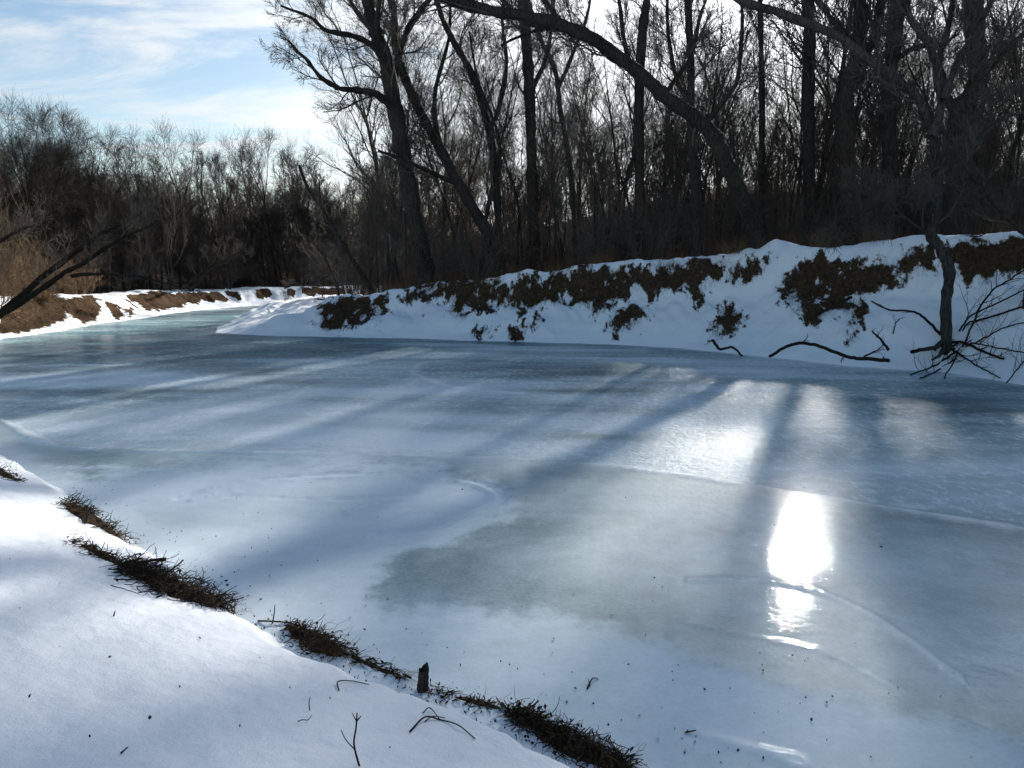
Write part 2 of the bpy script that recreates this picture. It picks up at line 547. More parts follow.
def terrain_material():
    m, n, l, b = mat_new('snowy_ground')
    t = N(n, 'ShaderNodeTexCoord')
    obj = t.outputs['Object']
    sa = N(n, 'ShaderNodeAttribute', attribute_name='soil').outputs['Fac']
    la = N(n, 'ShaderNodeAttribute', attribute_name='litter').outputs['Fac']
    mps = N(n, 'ShaderNodeMapping'); mps.inputs['Scale'].default_value = (1.0, 0.45, 0.55); mps.inputs['Rotation'].default_value = (0, 0, R(-25))
    l.new(obj, mps.inputs[0])
    n1 = noise(n, l, mps.outputs[0], 3.0, 6, 0.66)
    n2 = noise(n, l, obj, 0.8, 4, 0.6)
    # thin roots and clods let the snow show through near a patch's edge
    sm = maprange(n, l, mathn(n, l, 'ADD', sa, mathn(n, l, 'MULTIPLY', mathn(n, l, 'SUBTRACT', n1, 0.5), 2.1)), 0.44, 0.60)
    lm = maprange(n, l, mathn(n, l, 'ADD', la, mathn(n, l, 'MULTIPLY', mathn(n, l, 'SUBTRACT', n2, 0.5), 1.6)), 0.42, 0.62)
    n3 = noise(n, l, obj, 9.0, 6, 0.75)
    soil = mixc(n, l, maprange(n, l, n3, 0.35, 0.7), (0.030, 0.020, 0.013), (0.12, 0.078, 0.047))
    tanc = mixc(n, l, maprange(n, l, n3, 0.3, 0.7), (0.028, 0.017, 0.010), (0.105, 0.062, 0.032))
    ta = N(n, 'ShaderNodeAttribute', attribute_name='tan').outputs['Fac']
    soil = mixc(n, l, ta, soil, tanc)
    litter = mixc(n, l, maprange(n, l, n3, 0.3, 0.72), (0.035, 0.025, 0.018), (0.13, 0.088, 0.055))
    sn = noise(n, l, obj, 1.3, 3, 0.5)
    snow = mixc(n, l, sn, (0.83, 0.85, 0.88), (0.90, 0.91, 0.925))
    col = mixc(n, l, lm, snow, litter)
    col = mixc(n, l, sm, col, soil)
    l.new(col, b.inputs['Base Color'])
    bare = mathn(n, l, 'MAXIMUM', sm, lm)
    l.new(mathn(n, l, 'ADD', mathn(n, l, 'MULTIPLY', bare, 0.3), 0.7), b.inputs['Roughness'])
    l.new(maprange(n, l, bare, 0.0, 1.0, 0.3, 0.03), b.inputs['Specular IOR Level'])
    grain = noise(n, l, obj, 95, 3, 0.7)
    soft = noise(n, l, obj, 9, 4, 0.55)
    h1 = mathn(n, l, 'ADD', mathn(n, l, 'MULTIPLY', grain, 0.004), mathn(n, l, 'MULTIPLY', soft, 0.014))
    h2 = mathn(n, l, 'MULTIPLY', mathn(n, l, 'MULTIPLY', n3, 0.06), bare)
    bp = N(n, 'ShaderNodeBump'); bp.inputs['Strength'].default_value = 0.8; bp.inputs['Distance'].default_value = 1.0
    l.new(mathn(n, l, 'ADD', h1, h2), bp.inputs['Height']); l.new(bp.outputs[0], b.inputs['Normal'])
    return m


def ice_material():
    m, n, l, b = mat_new('river_ice')
    t = N(n, 'ShaderNodeTexCoord'); obj = t.outputs['Object']
    at = lambda s: N(n, 'ShaderNodeAttribute', attribute_name=s).outputs['Fac']
    milk, rgh, bmp, crk = at('milk'), at('frost'), at('bumpy'), at('crack')
    mpn = N(n, 'ShaderNodeMapping'); mpn.inputs['Scale'].default_value = (0.55, 1.0, 1); mpn.inputs['Rotation'].default_value = (0, 0, R(-14))
    l.new(obj, mpn.inputs[0])
    a1 = noise(n, l, mpn.outputs[0], 0.55, 5, 0.6, 0.4)
    a2 = noise(n, l, obj, 5.0, 5, 0.65)
    mm = mathn(n, l, 'ADD', milk, mathn(n, l, 'ADD', mathn(n, l, 'MULTIPLY', mathn(n, l, 'SUBTRACT', a1, 0.5), 1.0), mathn(n, l, 'ADD', mathn(n, l, 'MULTIPLY', mathn(n, l, 'SUBTRACT', a2, 0.5), 0.3), mathn(n, l, 'MULTIPLY', mathn(n, l, 'SUBTRACT', noise(n, l, obj, 30, 3, 0.7), 0.5), 0.35))))
    # crusted snow-ice with a ragged edge
    wedge = noise(n, l, obj, 2.6, 9, 0.72)
    wz = maprange(n, l, mathn(n, l, 'ADD', at('white'), mathn(n, l, 'MULTIPLY', mathn(n, l, 'SUBTRACT', wedge, 0.5), 1.5)), 0.22, 0.80)
    mm = mathn(n, l, 'ADD', mm, mathn(n, l, 'MULTIPLY', wz, 0.40))
    # frost flecks blown over the rough ice
    mpf = N(n, 'ShaderNodeMapping'); mpf.inputs['Scale'].default_value = (1.0, 0.6, 1); mpf.inputs['Rotation'].default_value = (0, 0, R(20))
    l.new(obj, mpf.inputs[0])
    fl = maprange(n, l, noise(n, l, mpf.outputs[0], 7.0, 7, 0.78), 0.50, 0.62)
    mm = mathn(n, l, 'ADD', mm, mathn(n, l, 'MULTIPLY', mathn(n, l, 'MULTIPLY', fl, bmp), 0.42))
    rgh = mathn(n, l, 'ADD', rgh, mathn(n, l, 'MULTIPLY', wz, 0.40))
    mm = maprange(n, l, mm, 0.0, 1.0, smooth=False)
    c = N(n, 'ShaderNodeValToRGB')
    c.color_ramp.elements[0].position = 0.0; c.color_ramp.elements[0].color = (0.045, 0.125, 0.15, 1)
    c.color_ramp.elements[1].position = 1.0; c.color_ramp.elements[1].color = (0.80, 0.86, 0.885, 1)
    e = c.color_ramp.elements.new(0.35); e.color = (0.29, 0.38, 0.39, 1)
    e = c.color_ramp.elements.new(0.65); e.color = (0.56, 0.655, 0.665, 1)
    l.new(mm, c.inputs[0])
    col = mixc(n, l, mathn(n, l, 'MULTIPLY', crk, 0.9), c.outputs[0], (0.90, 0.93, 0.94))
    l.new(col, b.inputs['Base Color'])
    b.inputs['IOR'].default_value = 1.31
    b.inputs['Specular IOR Level'].default_value = 0.22
    l.new(maprange(n, l, rgh, 0.17, 0.50, 0.42, 0.04), b.inputs['Coat Weight'])
    b.inputs['Coat IOR'].default_value = 1.5
    l.new(mathn(n, l, 'ADD', mathn(n, l, 'MULTIPLY', rgh, 0.28), 0.005), b.inputs['Coat Roughness'])
    rr = mathn(n, l, 'ADD', mathn(n, l, 'ADD', mathn(n, l, 'MULTIPLY', rgh, 0.5), 0.36), mathn(n, l, 'MULTIPLY', mathn(n, l, 'SUBTRACT', a1, 0.5), 0.12), True)
    l.new(rr, b.inputs['Roughness'])
    w1 = noise(n, l, obj, 7.5, 3, 0.65)
    w2 = noise(n, l, obj, 2.4, 2, 0.45, 0.6)
    w3 = noise(n, l, obj, 45, 4, 0.7)
    hh = mathn(n, l, 'ADD', mathn(n, l, 'MULTIPLY', mathn(n, l, 'MULTIPLY', w1, bmp), 0.028), mathn(n, l, 'MULTIPLY', w2, 0.0045))
    hh = mathn(n, l, 'ADD', hh, mathn(n, l, 'MULTIPLY', mathn(n, l, 'MULTIPLY', w3, mathn(n, l, 'ADD', bmp, -0.03)), 0.006))
    bp = N(n, 'ShaderNodeBump'); bp.inputs['Strength'].default_value = 1.0; bp.inputs['Distance'].default_value = 1.0
    l.new(hh, bp.inputs['Height']); l.new(bp.outputs[0], b.inputs['Normal']); l.new(bp.outputs[0], b.inputs['Coat Normal'])
    return m


M['ground'] = terrain_material()
M['ice'] = ice_material()

# ------------------------------------------------------------------ ground and ice sheets
azs = np.concatenate([np.arange(-180, -42, 3.0), np.arange(-42, 42, 0.115), np.arange(42, 180, 3.0)])
rs = [0.05, 0.3, 0.6]
while rs[-1] < 900:
    r = rs[-1]
    rs.append(r + (0.0065 * r if r < 12 else 0.07 if r < 36 else 0.13 if r < 62 else 0.022 * r))
rs = np.array(rs)
A_, R_ = np.meshgrid(np.radians(azs), rs, indexing='ij')
GX, GY = R_ * np.sin(A_), R_ * np.cos(A_)
nA, nR = GX.shape


def sheet_faces(keep):
    i = np.arange(nA)[:, None]; j = np.arange(nR - 1)[None, :]
    i2 = (i + 1) % nA
    q = np.stack([i * nR + j, i * nR + j + 1, i2 * nR + j + 1, i2 * nR + j], axis=-1)
    k = (keep[i, j] | keep[i, j + 1] | keep[i2, j + 1] | keep[i2, j])
    return q[np.broadcast_to(k, q.shape[:2])]


def compact(V, F, attrs):
    used = np.zeros(len(V), bool); used[F.ravel()] = True
    idx = np.cumsum(used) - 1
    return V[used], idx[F], [a.ravel()[used] for a in attrs]


Z, dA, wA, hA, dB, wB, dC, lum, fine = ground(GX, GY, True)
PX, PY = to_px(GX, GY, np.maximum(Z, 0))
front = np.abs(A_) < R(42)
wob = 16 * fbm(GX * 1.1, GY * 1.1 + Z * 1.3, 5)
soil = np.zeros(GX.shape)
bankA = (dA > 0) & (dA < wA * 1.6) & front
for poly in SOIL:
    soil[bankA] = np.maximum(soil[bankA], poly_soft(poly, (PX + wob)[bankA], (PY + 0.7 * wob)[bankA], 17.0))
bankB = (dB > 0) & (dB < wB * 1.8) & front & (GX < 0)
tanm = np.zeros(GX.shape)
for poly in SOIL_B:
    soil[bankB] = np.maximum(soil[bankB], poly_soft(poly, (PX + 0.5 * wob)[bankB], (PY + 0.4 * wob)[bankB], 5.0))
tanm[dB > -0.5] = 1.0
far_face = sstep(0.50, 0.66, dB / wB + 0.7 * fine) * sstep(1.05, 0.92, dB / wB + 0.7 * fine) * sstep(-0.16, 0.02, fbm(GX * 0.45 + 3, GY * 0.45, 3)) * (dB > 0) * sstep(38, 43, GY)
soil = np.maximum(soil, 1.5 * far_face)
soil = np.where((dA > wA * .3) & (dA < wA) & ((GY > 50) | ~front), 0.6, soil)
soil = np.where(dA > 0, np.minimum(soil, 0.80), np.where(soil > 0.5, soil + 0.3, soil))
# soil patches are eaten back into the bank a little, with a lip of snow above
litter = np.maximum(sstep(1.2, 5.5, dA - wA) * 0.85, sstep(0.5, 5, dB - wB) * 0.8 + 1.0 * sstep(5, 12, dB))
litter = np.where((dB > 0) & (GX > -8) & (GY > 60), 1.3, litter)
Z = Z + np.where(soil > 0.4, 0.25 * fbm(GX * 2.2, GY * 2.2, 3), 0)
land = (np.maximum(np.maximum(dA, dB), dC) > -1.2)
V = np.stack([GX, GY, Z], -1).reshape(-1, 3)
V1, F1, (s1, l1, t1) = compact(V, sheet_faces(land), [soil, litter, tanm])
me = make_mesh('ground', V1, F1)
float_attr(me, 'soil', s1); float_attr(me, 'litter', l1); float_attr(me, 'tan', t1)
g = link('ground', me, M['ground'])
tag(g, 'snow covered river banks and woodland floor with bare earth patches', 'ground', kind='structure')


def polydist(pts, x, y, closed=False):
    pts = [pz(*p) for p in pts]
    if closed:
        pts.append(pts[0])
    best = np.full(np.shape(x), 1e9)
    for a, b in zip(pts[:-1], pts[1:]):
        dx, dy = b[0] - a[0], b[1] - a[1]
        t = np.clip(((x - a[0]) * dx + (y - a[1]) * dy) / (dx * dx + dy * dy + 1e-9), 0, 1)
        best = np.minimum(best, np.hypot(x - a[0] - t * dx, y - a[1] - t * dy))
    return best


def spline(pts, n=10):
    pts = [np.asarray(p, float) for p in pts]
    P = [2 * pts[0] - pts[1]] + pts + [2 * pts[-1] - pts[-2]]
    out = []
    for i in range(1, len(P) - 2):
        for t in np.linspace(0, 1, n, endpoint=False):
            a, b, c, d = P[i - 1], P[i], P[i + 1], P[i + 2]
            out.append(0.5 * (2 * b + (c - a) * t + (2 * a - 5 * b + 4 * c - d) * t * t + (3 * b - a - 3 * c + d) * t ** 3))
    out.append(pts[-1])
    return np.array(out)


icem = (np.maximum(np.maximum(dA, dB), dC) < 0.7)
IX, IY = PX * 0, PY * 0
PXi, PYi = to_px(GX, GY, np.zeros_like(GX))
front = front & (GY > 2)


def blob(cx, cy, rx, ry, p=1.0):
    c = np.array(pz(cx, cy)); ex = np.array(pz(cx + rx, cy)); ey1 = np.array(pz(cx, cy - ry)); ey2 = np.array(pz(cx, cy + ry))
    ax = abs(ex[0] - c[0]); ay = 0.5 * abs(ey1[1] - ey2[1])
    d = ((GX - c[0]) / ax) ** 2 + ((GY - c[1]) / ay) ** 2
    return np.exp(-d * p)


dist = np.hypot(GX, GY)
lown = fbm(GX * 0.12 + 3, GY * 0.2, 4)
wobi = 40 * fbm(GX * 1.6 + 4, GY * 1.6, 6)
WHITE = [(60, 478), (180, 466), (300, 460), (420, 466), (500, 488), (508, 515), (450, 540), (390, 560), (372, 596), (390, 610), (470, 612), (560, 618),
         (690, 655), (800, 690), (950, 725), (1100, 775), (1100, 1400), (-200, 1400), (-200, 540), (0, 500)]
nearice = front & (PYi < 1500)
white = np.zeros(GX.shape)
white[nearice] = poly_soft(WHITE, (PXi + wobi)[nearice], (PYi + 0.5 * wobi)[nearice], 26.0)
LINE_Y = np.interp(PXi, [0, 40, 100, 300, 480, 600, 760, 900, 1060], [420, 440, 449, 453, 458, 465, 487, 510, 533])
beyond = sstep(3, -6, PYi - LINE_Y) * front
streak = fbm(GX * 0.25 + 0.3 * GY, GY * 0.9, 5)
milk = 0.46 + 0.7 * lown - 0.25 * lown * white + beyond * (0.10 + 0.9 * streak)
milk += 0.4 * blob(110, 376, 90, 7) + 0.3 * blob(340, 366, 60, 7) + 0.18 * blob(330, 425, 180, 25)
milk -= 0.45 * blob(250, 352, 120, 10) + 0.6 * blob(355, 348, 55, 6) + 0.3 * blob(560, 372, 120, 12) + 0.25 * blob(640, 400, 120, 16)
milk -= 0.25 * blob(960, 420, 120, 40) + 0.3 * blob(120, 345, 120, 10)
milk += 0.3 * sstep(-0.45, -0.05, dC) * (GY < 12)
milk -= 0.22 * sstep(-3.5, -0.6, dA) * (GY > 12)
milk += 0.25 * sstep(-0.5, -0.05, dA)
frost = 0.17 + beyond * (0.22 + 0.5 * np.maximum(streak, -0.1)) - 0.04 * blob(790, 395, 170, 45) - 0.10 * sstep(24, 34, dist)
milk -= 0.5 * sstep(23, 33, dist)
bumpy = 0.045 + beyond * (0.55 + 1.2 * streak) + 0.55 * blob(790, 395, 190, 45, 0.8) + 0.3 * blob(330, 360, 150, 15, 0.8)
crack = np.zeros(GX.shape); ridge = np.zeros(GX.shape)


def add_crack(pts, w, amp, rz):
    global crack, ridge
    d = polydist([tuple(p) for p in spline(pts, 8)], GX, GY)
    w = w * 0.9
    d = np.abs(d + 0.16 * fbm(GX * 1.3, GY * 1.3, 3) + 0.07 * fbm(GX * 6, GY * 6, 3))
    k = np.exp(-(d / w) ** 2)
    crack = np.maximum(crack, 1.25 * amp * k * np.clip(0.75 + 2.2 * fbm(GX * 1.5 + 7, GY * 1.5, 3), 0, 1.2))
    ridge = ridge + 1.6 * rz * np.exp(-(d / (w * 1.6)) ** 2)


add_crack([(0, 420), (40, 440), (100, 449), (300, 453), (480, 458), (600, 465), (760, 487), (900, 510), (1060, 533)], 0.045, 0.8, 0.012)
add_crack([(413, 384), (414, 372), (430, 362), (515, 359), (600, 358), (690, 366)], 0.10, 0.45, 0.01)
add_crack([(417, 376), (456, 388), (519, 394)], 0.10, 0.8, 0.012)
add_crack([(180, 498), (240, 482), (330, 474), (420, 474), (480, 482), (503, 497), (470, 515), (420, 530), (380, 534)], 0.03, 0.5, -0.016)
add_crack([(190, 501), (250, 486), (330, 478), (420, 478), (474, 486), (495, 498)], 0.02, 0.0, 0.012)
add_crack([(230, 496), (330, 499), (400, 496), (415, 493)], 0.03, 0.5, -0.014)
add_crack([(60, 467), (130, 468), (180, 473)], 0.03, 0.3, 0.006)
add_crack([(350, 512), (380, 503), (420, 498)], 0.03, 0.25, 0.01)
add_crack([(690, 580), (760, 580), (820, 592), (880, 620), (930, 655), (970, 690)], 0.02, 0.45, 0.006)
add_crack([(680, 620), (760, 638), (830, 655), (900, 690), (1000, 740)], 0.02, 0.3, 0.004)
add_crack([(700, 735), (760, 750), (800, 762)], 0.03, 0.5, 0.006)
zice = ridge + 0.010 * fbm(GX * 0.6, GY * 0.6, 3) * (dist < 60)
# thin ice shelves lift against the banks
V = np.stack([GX, GY, zice], -1).reshape(-1, 3)
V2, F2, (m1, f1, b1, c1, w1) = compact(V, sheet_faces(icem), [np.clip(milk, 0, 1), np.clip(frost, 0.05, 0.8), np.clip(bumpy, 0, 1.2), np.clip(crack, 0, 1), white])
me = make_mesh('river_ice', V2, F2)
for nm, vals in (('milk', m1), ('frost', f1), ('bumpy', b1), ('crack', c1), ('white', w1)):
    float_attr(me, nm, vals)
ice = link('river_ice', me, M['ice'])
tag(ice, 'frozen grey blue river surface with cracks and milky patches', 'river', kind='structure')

# ------------------------------------------------------------------ forest trees
def tree_pair(seed, H, r0, limbs, first=0.35, ang=(0.35, 0.75), lim_len=0.42, m=(6, 5, 4), wig=0.05, fork=None, lean=0.0, tw=0.007, up=0.09, wg=1.0, lmin=0.55):
    rng = np.random.default_rng(seed)
    tr, cr = TB(), TB()
    K = 16
    D = np.array([[lean, 0, 1.0]])
    pts = grow(rng, np.array([[0, 0, -0.3]]), D, np.array([H * (0.62 if fork else 0.97)]), K, wig, 0.03)
    rad = np.maximum(r0 * np.linspace(1, 0.45 if fork else 0.12, K), 0.012)[None]
    rad[0, 0] *= 1.5; rad[0, 1] *= 1.08
    tr.add(pts, rad, 9)
    Ls = np.array([H])
    P, Dd, L, Rr = kids(rng, pts, rad, Ls, limbs, first, 0.99, ang, (lim_len * 0.7, lim_len * 1.1), 0.5, 0.02)
    Ps, Ds, Lss, Rs = [P], [Dd], [L], [Rr]
    if fork:
        nf = fork
        T = unit(pts[0, -1] - pts[0, -2])
        ph = rng.random() * 6.28
        d = np.array([unit(T + 0.42 * np.array((math.cos(ph + k * 6.28 / nf), math.sin(ph + k * 6.28 / nf), 0))) for k in range(nf)])
        fp = grow(rng, np.repeat(pts[:, -1], nf, 0), d, np.full(nf, H * 0.42), 10, 0.09, 0.1)
        fr = np.maximum(rad[0, -1] * 0.8 * np.linspace(1, 0.15, 10), 0.012)[None].repeat(nf, 0)
        tr.add(fp, fr, 7)
        P, Dd, L, Rr = kids(rng, fp, fr, np.full(nf, H * 0.6), max(5, limbs // 2), 0.1, 0.98, ang, (lim_len * 0.6, lim_len), 0.55, 0.02)
        Ps.append(P); Ds.append(Dd); Lss.append(L); Rs.append(Rr)
    crown(rng, cr, np.concatenate(Ps), np.concatenate(Ds), np.concatenate(Lss), np.concatenate(Rs), *m, tw=tw, up=up, wg=wg, lmin=lmin)
    return tr.mesh('trunk'), cr.mesh('crown')


def put_pair(name, pair, mats, loc, rz, s, label, group, cat='tree', parts=('trunk', 'crown')):
    e = empty(name, loc)
    e.rotation_euler = (0, 0, rz); e.scale = (s, s, s)
    tag(e, label, cat, group)
    for pn, me, mt in zip(parts, pair, mats):
        if not me.materials:
            me.materials.append(mt)
        o = bpy.data.objects.new(pn, me)
        C.objects.link(o); o.parent = e
    return e


TREES = [
    tree_pair(1, 17, 0.136, 13, 0.40, tw=0.0045, m=(6, 5, 3)),
    tree_pair(2, 19, 0.163, 14, 0.45, tw=0.0045, m=(6, 5, 3), fork=2),
    tree_pair(3, 15, 0.102, 12, 0.35, tw=0.0045, m=(6, 4, 3), wig=0.07),
    tree_pair(4, 20, 0.184, 12, 0.5, tw=0.0045, m=(6, 5, 3), fork=3),
    tree_pair(5, 14, 0.082, 14, 0.30, tw=0.0045, m=(5, 4, 3), wig=0.08, lim_len=0.35),
    tree_pair(6, 18, 0.136, 16, 0.32, tw=0.0045, m=(5, 5, 3), lim_len=0.36, lean=0.1),
    tree_pair(7, 16, 0.122, 12, 0.38, tw=0.0045, m=(6, 5, 3), wig=0.06, lean=-0.12),
    tree_pair(8, 17, 0.150, 10, 0.42, tw=0.0045, m=(7, 5, 3), fork=2, wig=0.07),
]
ROUND = [   # spreading crowns of the far shore
    tree_pair(21 + k, H, 0.16, 12, 0.33, ang=(0.4, 0.95), lim_len=0.42, m=(6, 6, 1), fork=f, wg=0.7, tw=0.0062, up=0.07, lmin=1.1)
    for k, (H, f) in enumerate(((14, 3), (13, 4), (15, 4), (12, 3)))]


def pair_top(pair):
    me_ = pair[1]
    co = np.empty(len(me_.vertices) * 3, np.float32); me_.vertices.foreach_get('co', co)
    return float(np.percentile(co[2::3], 99.7))


ROUND_H = [pair_top(p_) for p_ in ROUND]
SAPS = [tree_pair(40 + k, 5.5 + k * 0.8, 0.035 + 0.006 * k, 13, 0.12, ang=(0.3, 0.75), lim_len=0.4, m=(6, 5, 2), wig=0.07, tw=0.0045, lmin=0.2) for k in range(5)]


def shrub_mesh(seed, H, stems, spread, tw=0.005, m=(4, 3), base=0.35, up=0.05):
    rng = np.random.default_rng(seed)
    tb = TB()
    a = rng.random(stems) * 6.283
    rr = base * np.sqrt(rng.random(stems))
    P = np.stack([rr * np.cos(a), rr * np.sin(a), np.full(stems, -0.1)], -1)
    D = np.stack([np.cos(a) * spread * rng.random(stems), np.sin(a) * spread * rng.random(stems), np.ones(stems)], -1)
    L = H * rng.uniform(0.5, 1.0, stems)
    crown(rng, tb, P, D, L, np.full(stems, 0.012), m[0], m[1], 0, up=up, tw=tw, sides=4)
    return tb.mesh('stems')


TREE_H = [pair_top(p_) for p_ in TREES]
SHRUBS = [shrub_mesh(60 + k, h, 32, sp) for k, (h, sp) in enumerate(((2.2, 0.9), (3.0, 0.7), (1.6, 1.2), (3.8, 0.6)))]
for s_ in SHRUBS:
    s_.materials.append(M['twig'])
SHRUBS_B = []
for s_ in SHRUBS:
    c_ = s_.copy(); c_.materials.clear(); c_.materials.append(M['brown']); SHRUBS_B.append(c_)

rng = np.random.default_rng(11)


def scatter(n, box, ok, mind, tries=40000):
    out = []
    X = rng.uniform(box[0], box[1], tries); Y = rng.uniform(box[2], box[3], tries)
    good = ok(X, Y)
    for x, y in zip(X[good], Y[good]):
        if all((x - a) ** 2 + (y - b) ** 2 > mind * mind for a, b in out):
            out.append((x, y))
            if len(out) >= n:
                break
    return out


def in_view(x, y, lim=40):
    return np.abs(np.degrees(np.arctan2(x, y))) < lim


def okA(mn, mx):
    def f(x, y):
        d, h, w = sdf(SHORE_A, CLOSE_A, x, y)
        return (d - w > mn) & (d - w < mx) & in_view(x, y) & (y > 10)
    return f


def okB(mn, mx):
    def f(x, y):
        d, h, w = sdf(SHORE_B, CLOSE_B, x, y)
        return (d - w > mn) & (d - w < mx) & in_view(x, y, 41)
    return f


def zone(x, y):
    px, _ = to_px(x, y, 1.0)
    if px < 150:
        return 'behind the brown bushes at the left bank'
    if px < 330:
        return 'beyond the river bend'
    if px < 480:
        return 'behind the tall dark double-limbed tree'
    if px < 640:
        return 'between the tall dark tree and the arching trunk'
    if px < 800:
        return 'behind the arching leaning trunk'
    return 'behind the twisted trunk on the right bank'


def tree_label(kind, x, y, s):
    dep = 'near' if math.hypot(x, y) < 44 else 'deep'
    z = zone(x, y)
    if kind == 'tree':
        lab = ('tall bare tree in the front wood ' if dep == 'near' else 'bare tree deep in the wood ') + z
        return lab, 'bare trees ' + dep + ' in the wood ' + z
    if kind == 'sapling':
        return ('thin bare sapling near the bank crest ' if dep == 'near' else 'thin bare sapling deep in the wood ') + z, 'saplings ' + dep + ' ' + z
    return ('low leafless shrub near the bank crest ' if dep == 'near' else 'low leafless shrub deep in the wood ') + z, 'shrubs ' + dep + ' ' + z


def in_corridor(x, y):
    # two lanes where trees are shortened to let low sun reach the near snow
    off = (x + 2.2) * math.cos(SUN_AZ) - (y - 3.5) * math.sin(SUN_AZ)
    return abs(off - 0.2) < 0.9 or abs(off + 3.0) < 0.8


for (x, y) in scatter(92, (-14, 65, 18, 85), okA(4.0, 60), 2.3):
    k = rng.integers(len(TREES)); zb = gz(x, y)
    s = min(rng.uniform(0.8, 1.15), (CAM_Z + math.hypot(x, y) * math.tan(R(rng.uniform(16.5, 21.5))) - zb) / TREE_H[k])
    if in_corridor(x, y):
        s *= 0.8
    lab, grp = tree_label('tree', x, y, s)
    put_pair('bare_tree', TREES[k], (M['bark'] if k % 3 else M['grey'], M['twig']), (x, y, gz(x, y)), rng.random() * 6.28, s, lab, grp)
def sky_top(px):
    return float(np.interp(px, [-100, 30, 70, 120, 160, 230, 290, 330, 420], [120, 125, 130, 165, 160, 185, 165, 175, 130]))


for (x, y) in scatter(95, (-60, 10, 24, 85), okB(2.5, 30), 1.8):
    k = rng.integers(len(ROUND))
    zb = gz(x, y); ppx, _ = to_px(x, y, zb)
    ht = at_y(ppx, sky_top(ppx) + rng.uniform(5, 60), y)[2] - zb
    s = float(np.clip(ht / ROUND_H[k], 0.3, 1.2))
    lab, grp = tree_label('tree', x, y, s)
    put_pair('bare_tree', ROUND[k], (M['bark'], M['bark']), (x, y, gz(x, y)), rng.random() * 6.28, s, lab, grp)
SUN_FILTER = tree_pair(90, 25, 0.17, 18, 0.40, ang=(0.4, 0.9), lim_len=0.36, m=(7, 6, 3), fork=4, wig=0.05, tw=0.005, up=0.05)  # extra twiggy tree, added in the sun's path to dim its glint on the ice
for (x, y) in scatter(62, (-14, 60, 24, 80), okA(8.0, 60), 1.4):
    k = (2, 4, 6)[rng.integers(3)]; s = rng.uniform(0.5, 0.8)
    put_pair('bare_tree', TREES[k], (M['bark'], M['twig']), (x, y, gz(x, y)), rng.random() * 6.28, s, 'slender bare tree in the wood ' + zone(x, y), 'slender trees ' + zone(x, y))
for i, (x, y) in enumerate(((14.6, 39.0), (18.2, 46.5))):
    put_pair('bare_tree', SUN_FILTER, (M['bark'], M['twig']), (x, y, gz(x, y)), 2.1 * i, 1.0, 'tall twiggy tree added to filter the sun, ' + zone(x, y), 'added sun-filter trees ' + zone(x, y))
for (x, y) in scatter(18, (0, 70, 75, 110), okB(2.5, 45), 3.0):
    k = rng.integers(len(TREES)); s = rng.uniform(0.7, 0.95)
    lab, grp = tree_label('tree', x, y, s)
    put_pair('bare_tree', TREES[k], (M['bark'], M['twig']), (x, y, gz(x, y)), rng.random() * 6.28, s, lab, grp)
for (x, y) in scatter(170, (-14, 60, 16, 85), okA(2.6, 45), 0.9) + scatter(125, (-60, 10, 24, 90), okB(1.5, 30), 1.0):
    k = rng.integers(len(SAPS)); s = rng.uniform(0.7, 1.25)
    lab, grp = tree_label('sapling', x, y, s)
    put_pair('sapling', SAPS[k], (M['bark'], M['twig']), (x, y, gz(x, y)), rng.random() * 6.28, s, lab, grp)


def put_shrub(me, x, y, s, lab, grp, rz=None):
    o = bpy.data.objects.new('bare_shrub', me)
    C.objects.link(o)
    o.location = (x, y, gz(x, y)); o.scale = (s, s, s); o.rotation_euler = (0, 0, rng.random() * 6.28 if rz is None else rz)
    tag(o, lab, 'shrub', grp)
    return o


for (x, y) in scatter(185, (-14, 55, 16, 80), okA(2.2, 32), 0.8) + scatter(112, (-55, 12, 24, 95), okB(0.8, 22), 0.9):
    lab, grp = tree_label('shrub', x, y, 1)
    br = x < -12 and y < 46
    if br and x > -24 and y < 40:
        continue
    put_shrub((SHRUBS_B if br else SHRUBS)[rng.integers(4)], x, y, rng.uniform(0.7, 1.35) * (1.0 if lab.startswith('low leafless shrub near') else 1.5), lab, grp)

# far wood beyond what one can count: one mass
tb = TB()
far = scatter(230, (-110, 140, 88, 165), lambda x, y: in_view(x, y, 40), 3.0)
fx = np.array(far)
fz = ground(fx[:, 0], fx[:, 1])
n = len(fx)
H = rng.uniform(9, 14, n) * np.where(fx[:, 0] > 10, 1.1, 0.9)
P = np.column_stack([fx, fz - 0.3])
pts = grow(rng, P, np.tile((0., 0, 1), (n, 1)), H, 8, 0.06, 0.03); rad = taper(np.full(n, 0.2), 8, 0.15, 0.02)
tb.add(pts, rad, 4)
Pk, Dk, Lk, Rk = kids(rng, pts, rad, H, 16, 0.1, 1, (0.35, 0.8), (0.22, 0.42), 0.5, 0.02)
crown(rng, tb, Pk, Dk, Lk, Rk, 6, 4, 0, tw=0.018, sides=3)
br = np.array(scatter(500, (-110, 140, 85, 165), lambda x, y: in_view(x, y, 40) & okB(6, 200)(x, y), 1.5))
bz = ground(br[:, 0], br[:, 1]); nb = len(br)
Pb = np.repeat(np.column_stack([br, bz - 0.1]), 7, 0); nb7 = len(Pb)
Db = np.stack([rng.normal(0, .35, nb7), rng.normal(0, .35, nb7), np.ones(nb7)], -1)
crown(rng, tb, Pb, Db, rng.uniform(2.0, 5.5, nb7), np.full(nb7, 0.03), 6, 4, 0, levels=2, tw=0.02, sides=3)
o = tb.build('far_wood', M['twig'])
tag(o, 'far wood of bare trees closing the view behind the river bend', 'woods', kind='stuff')

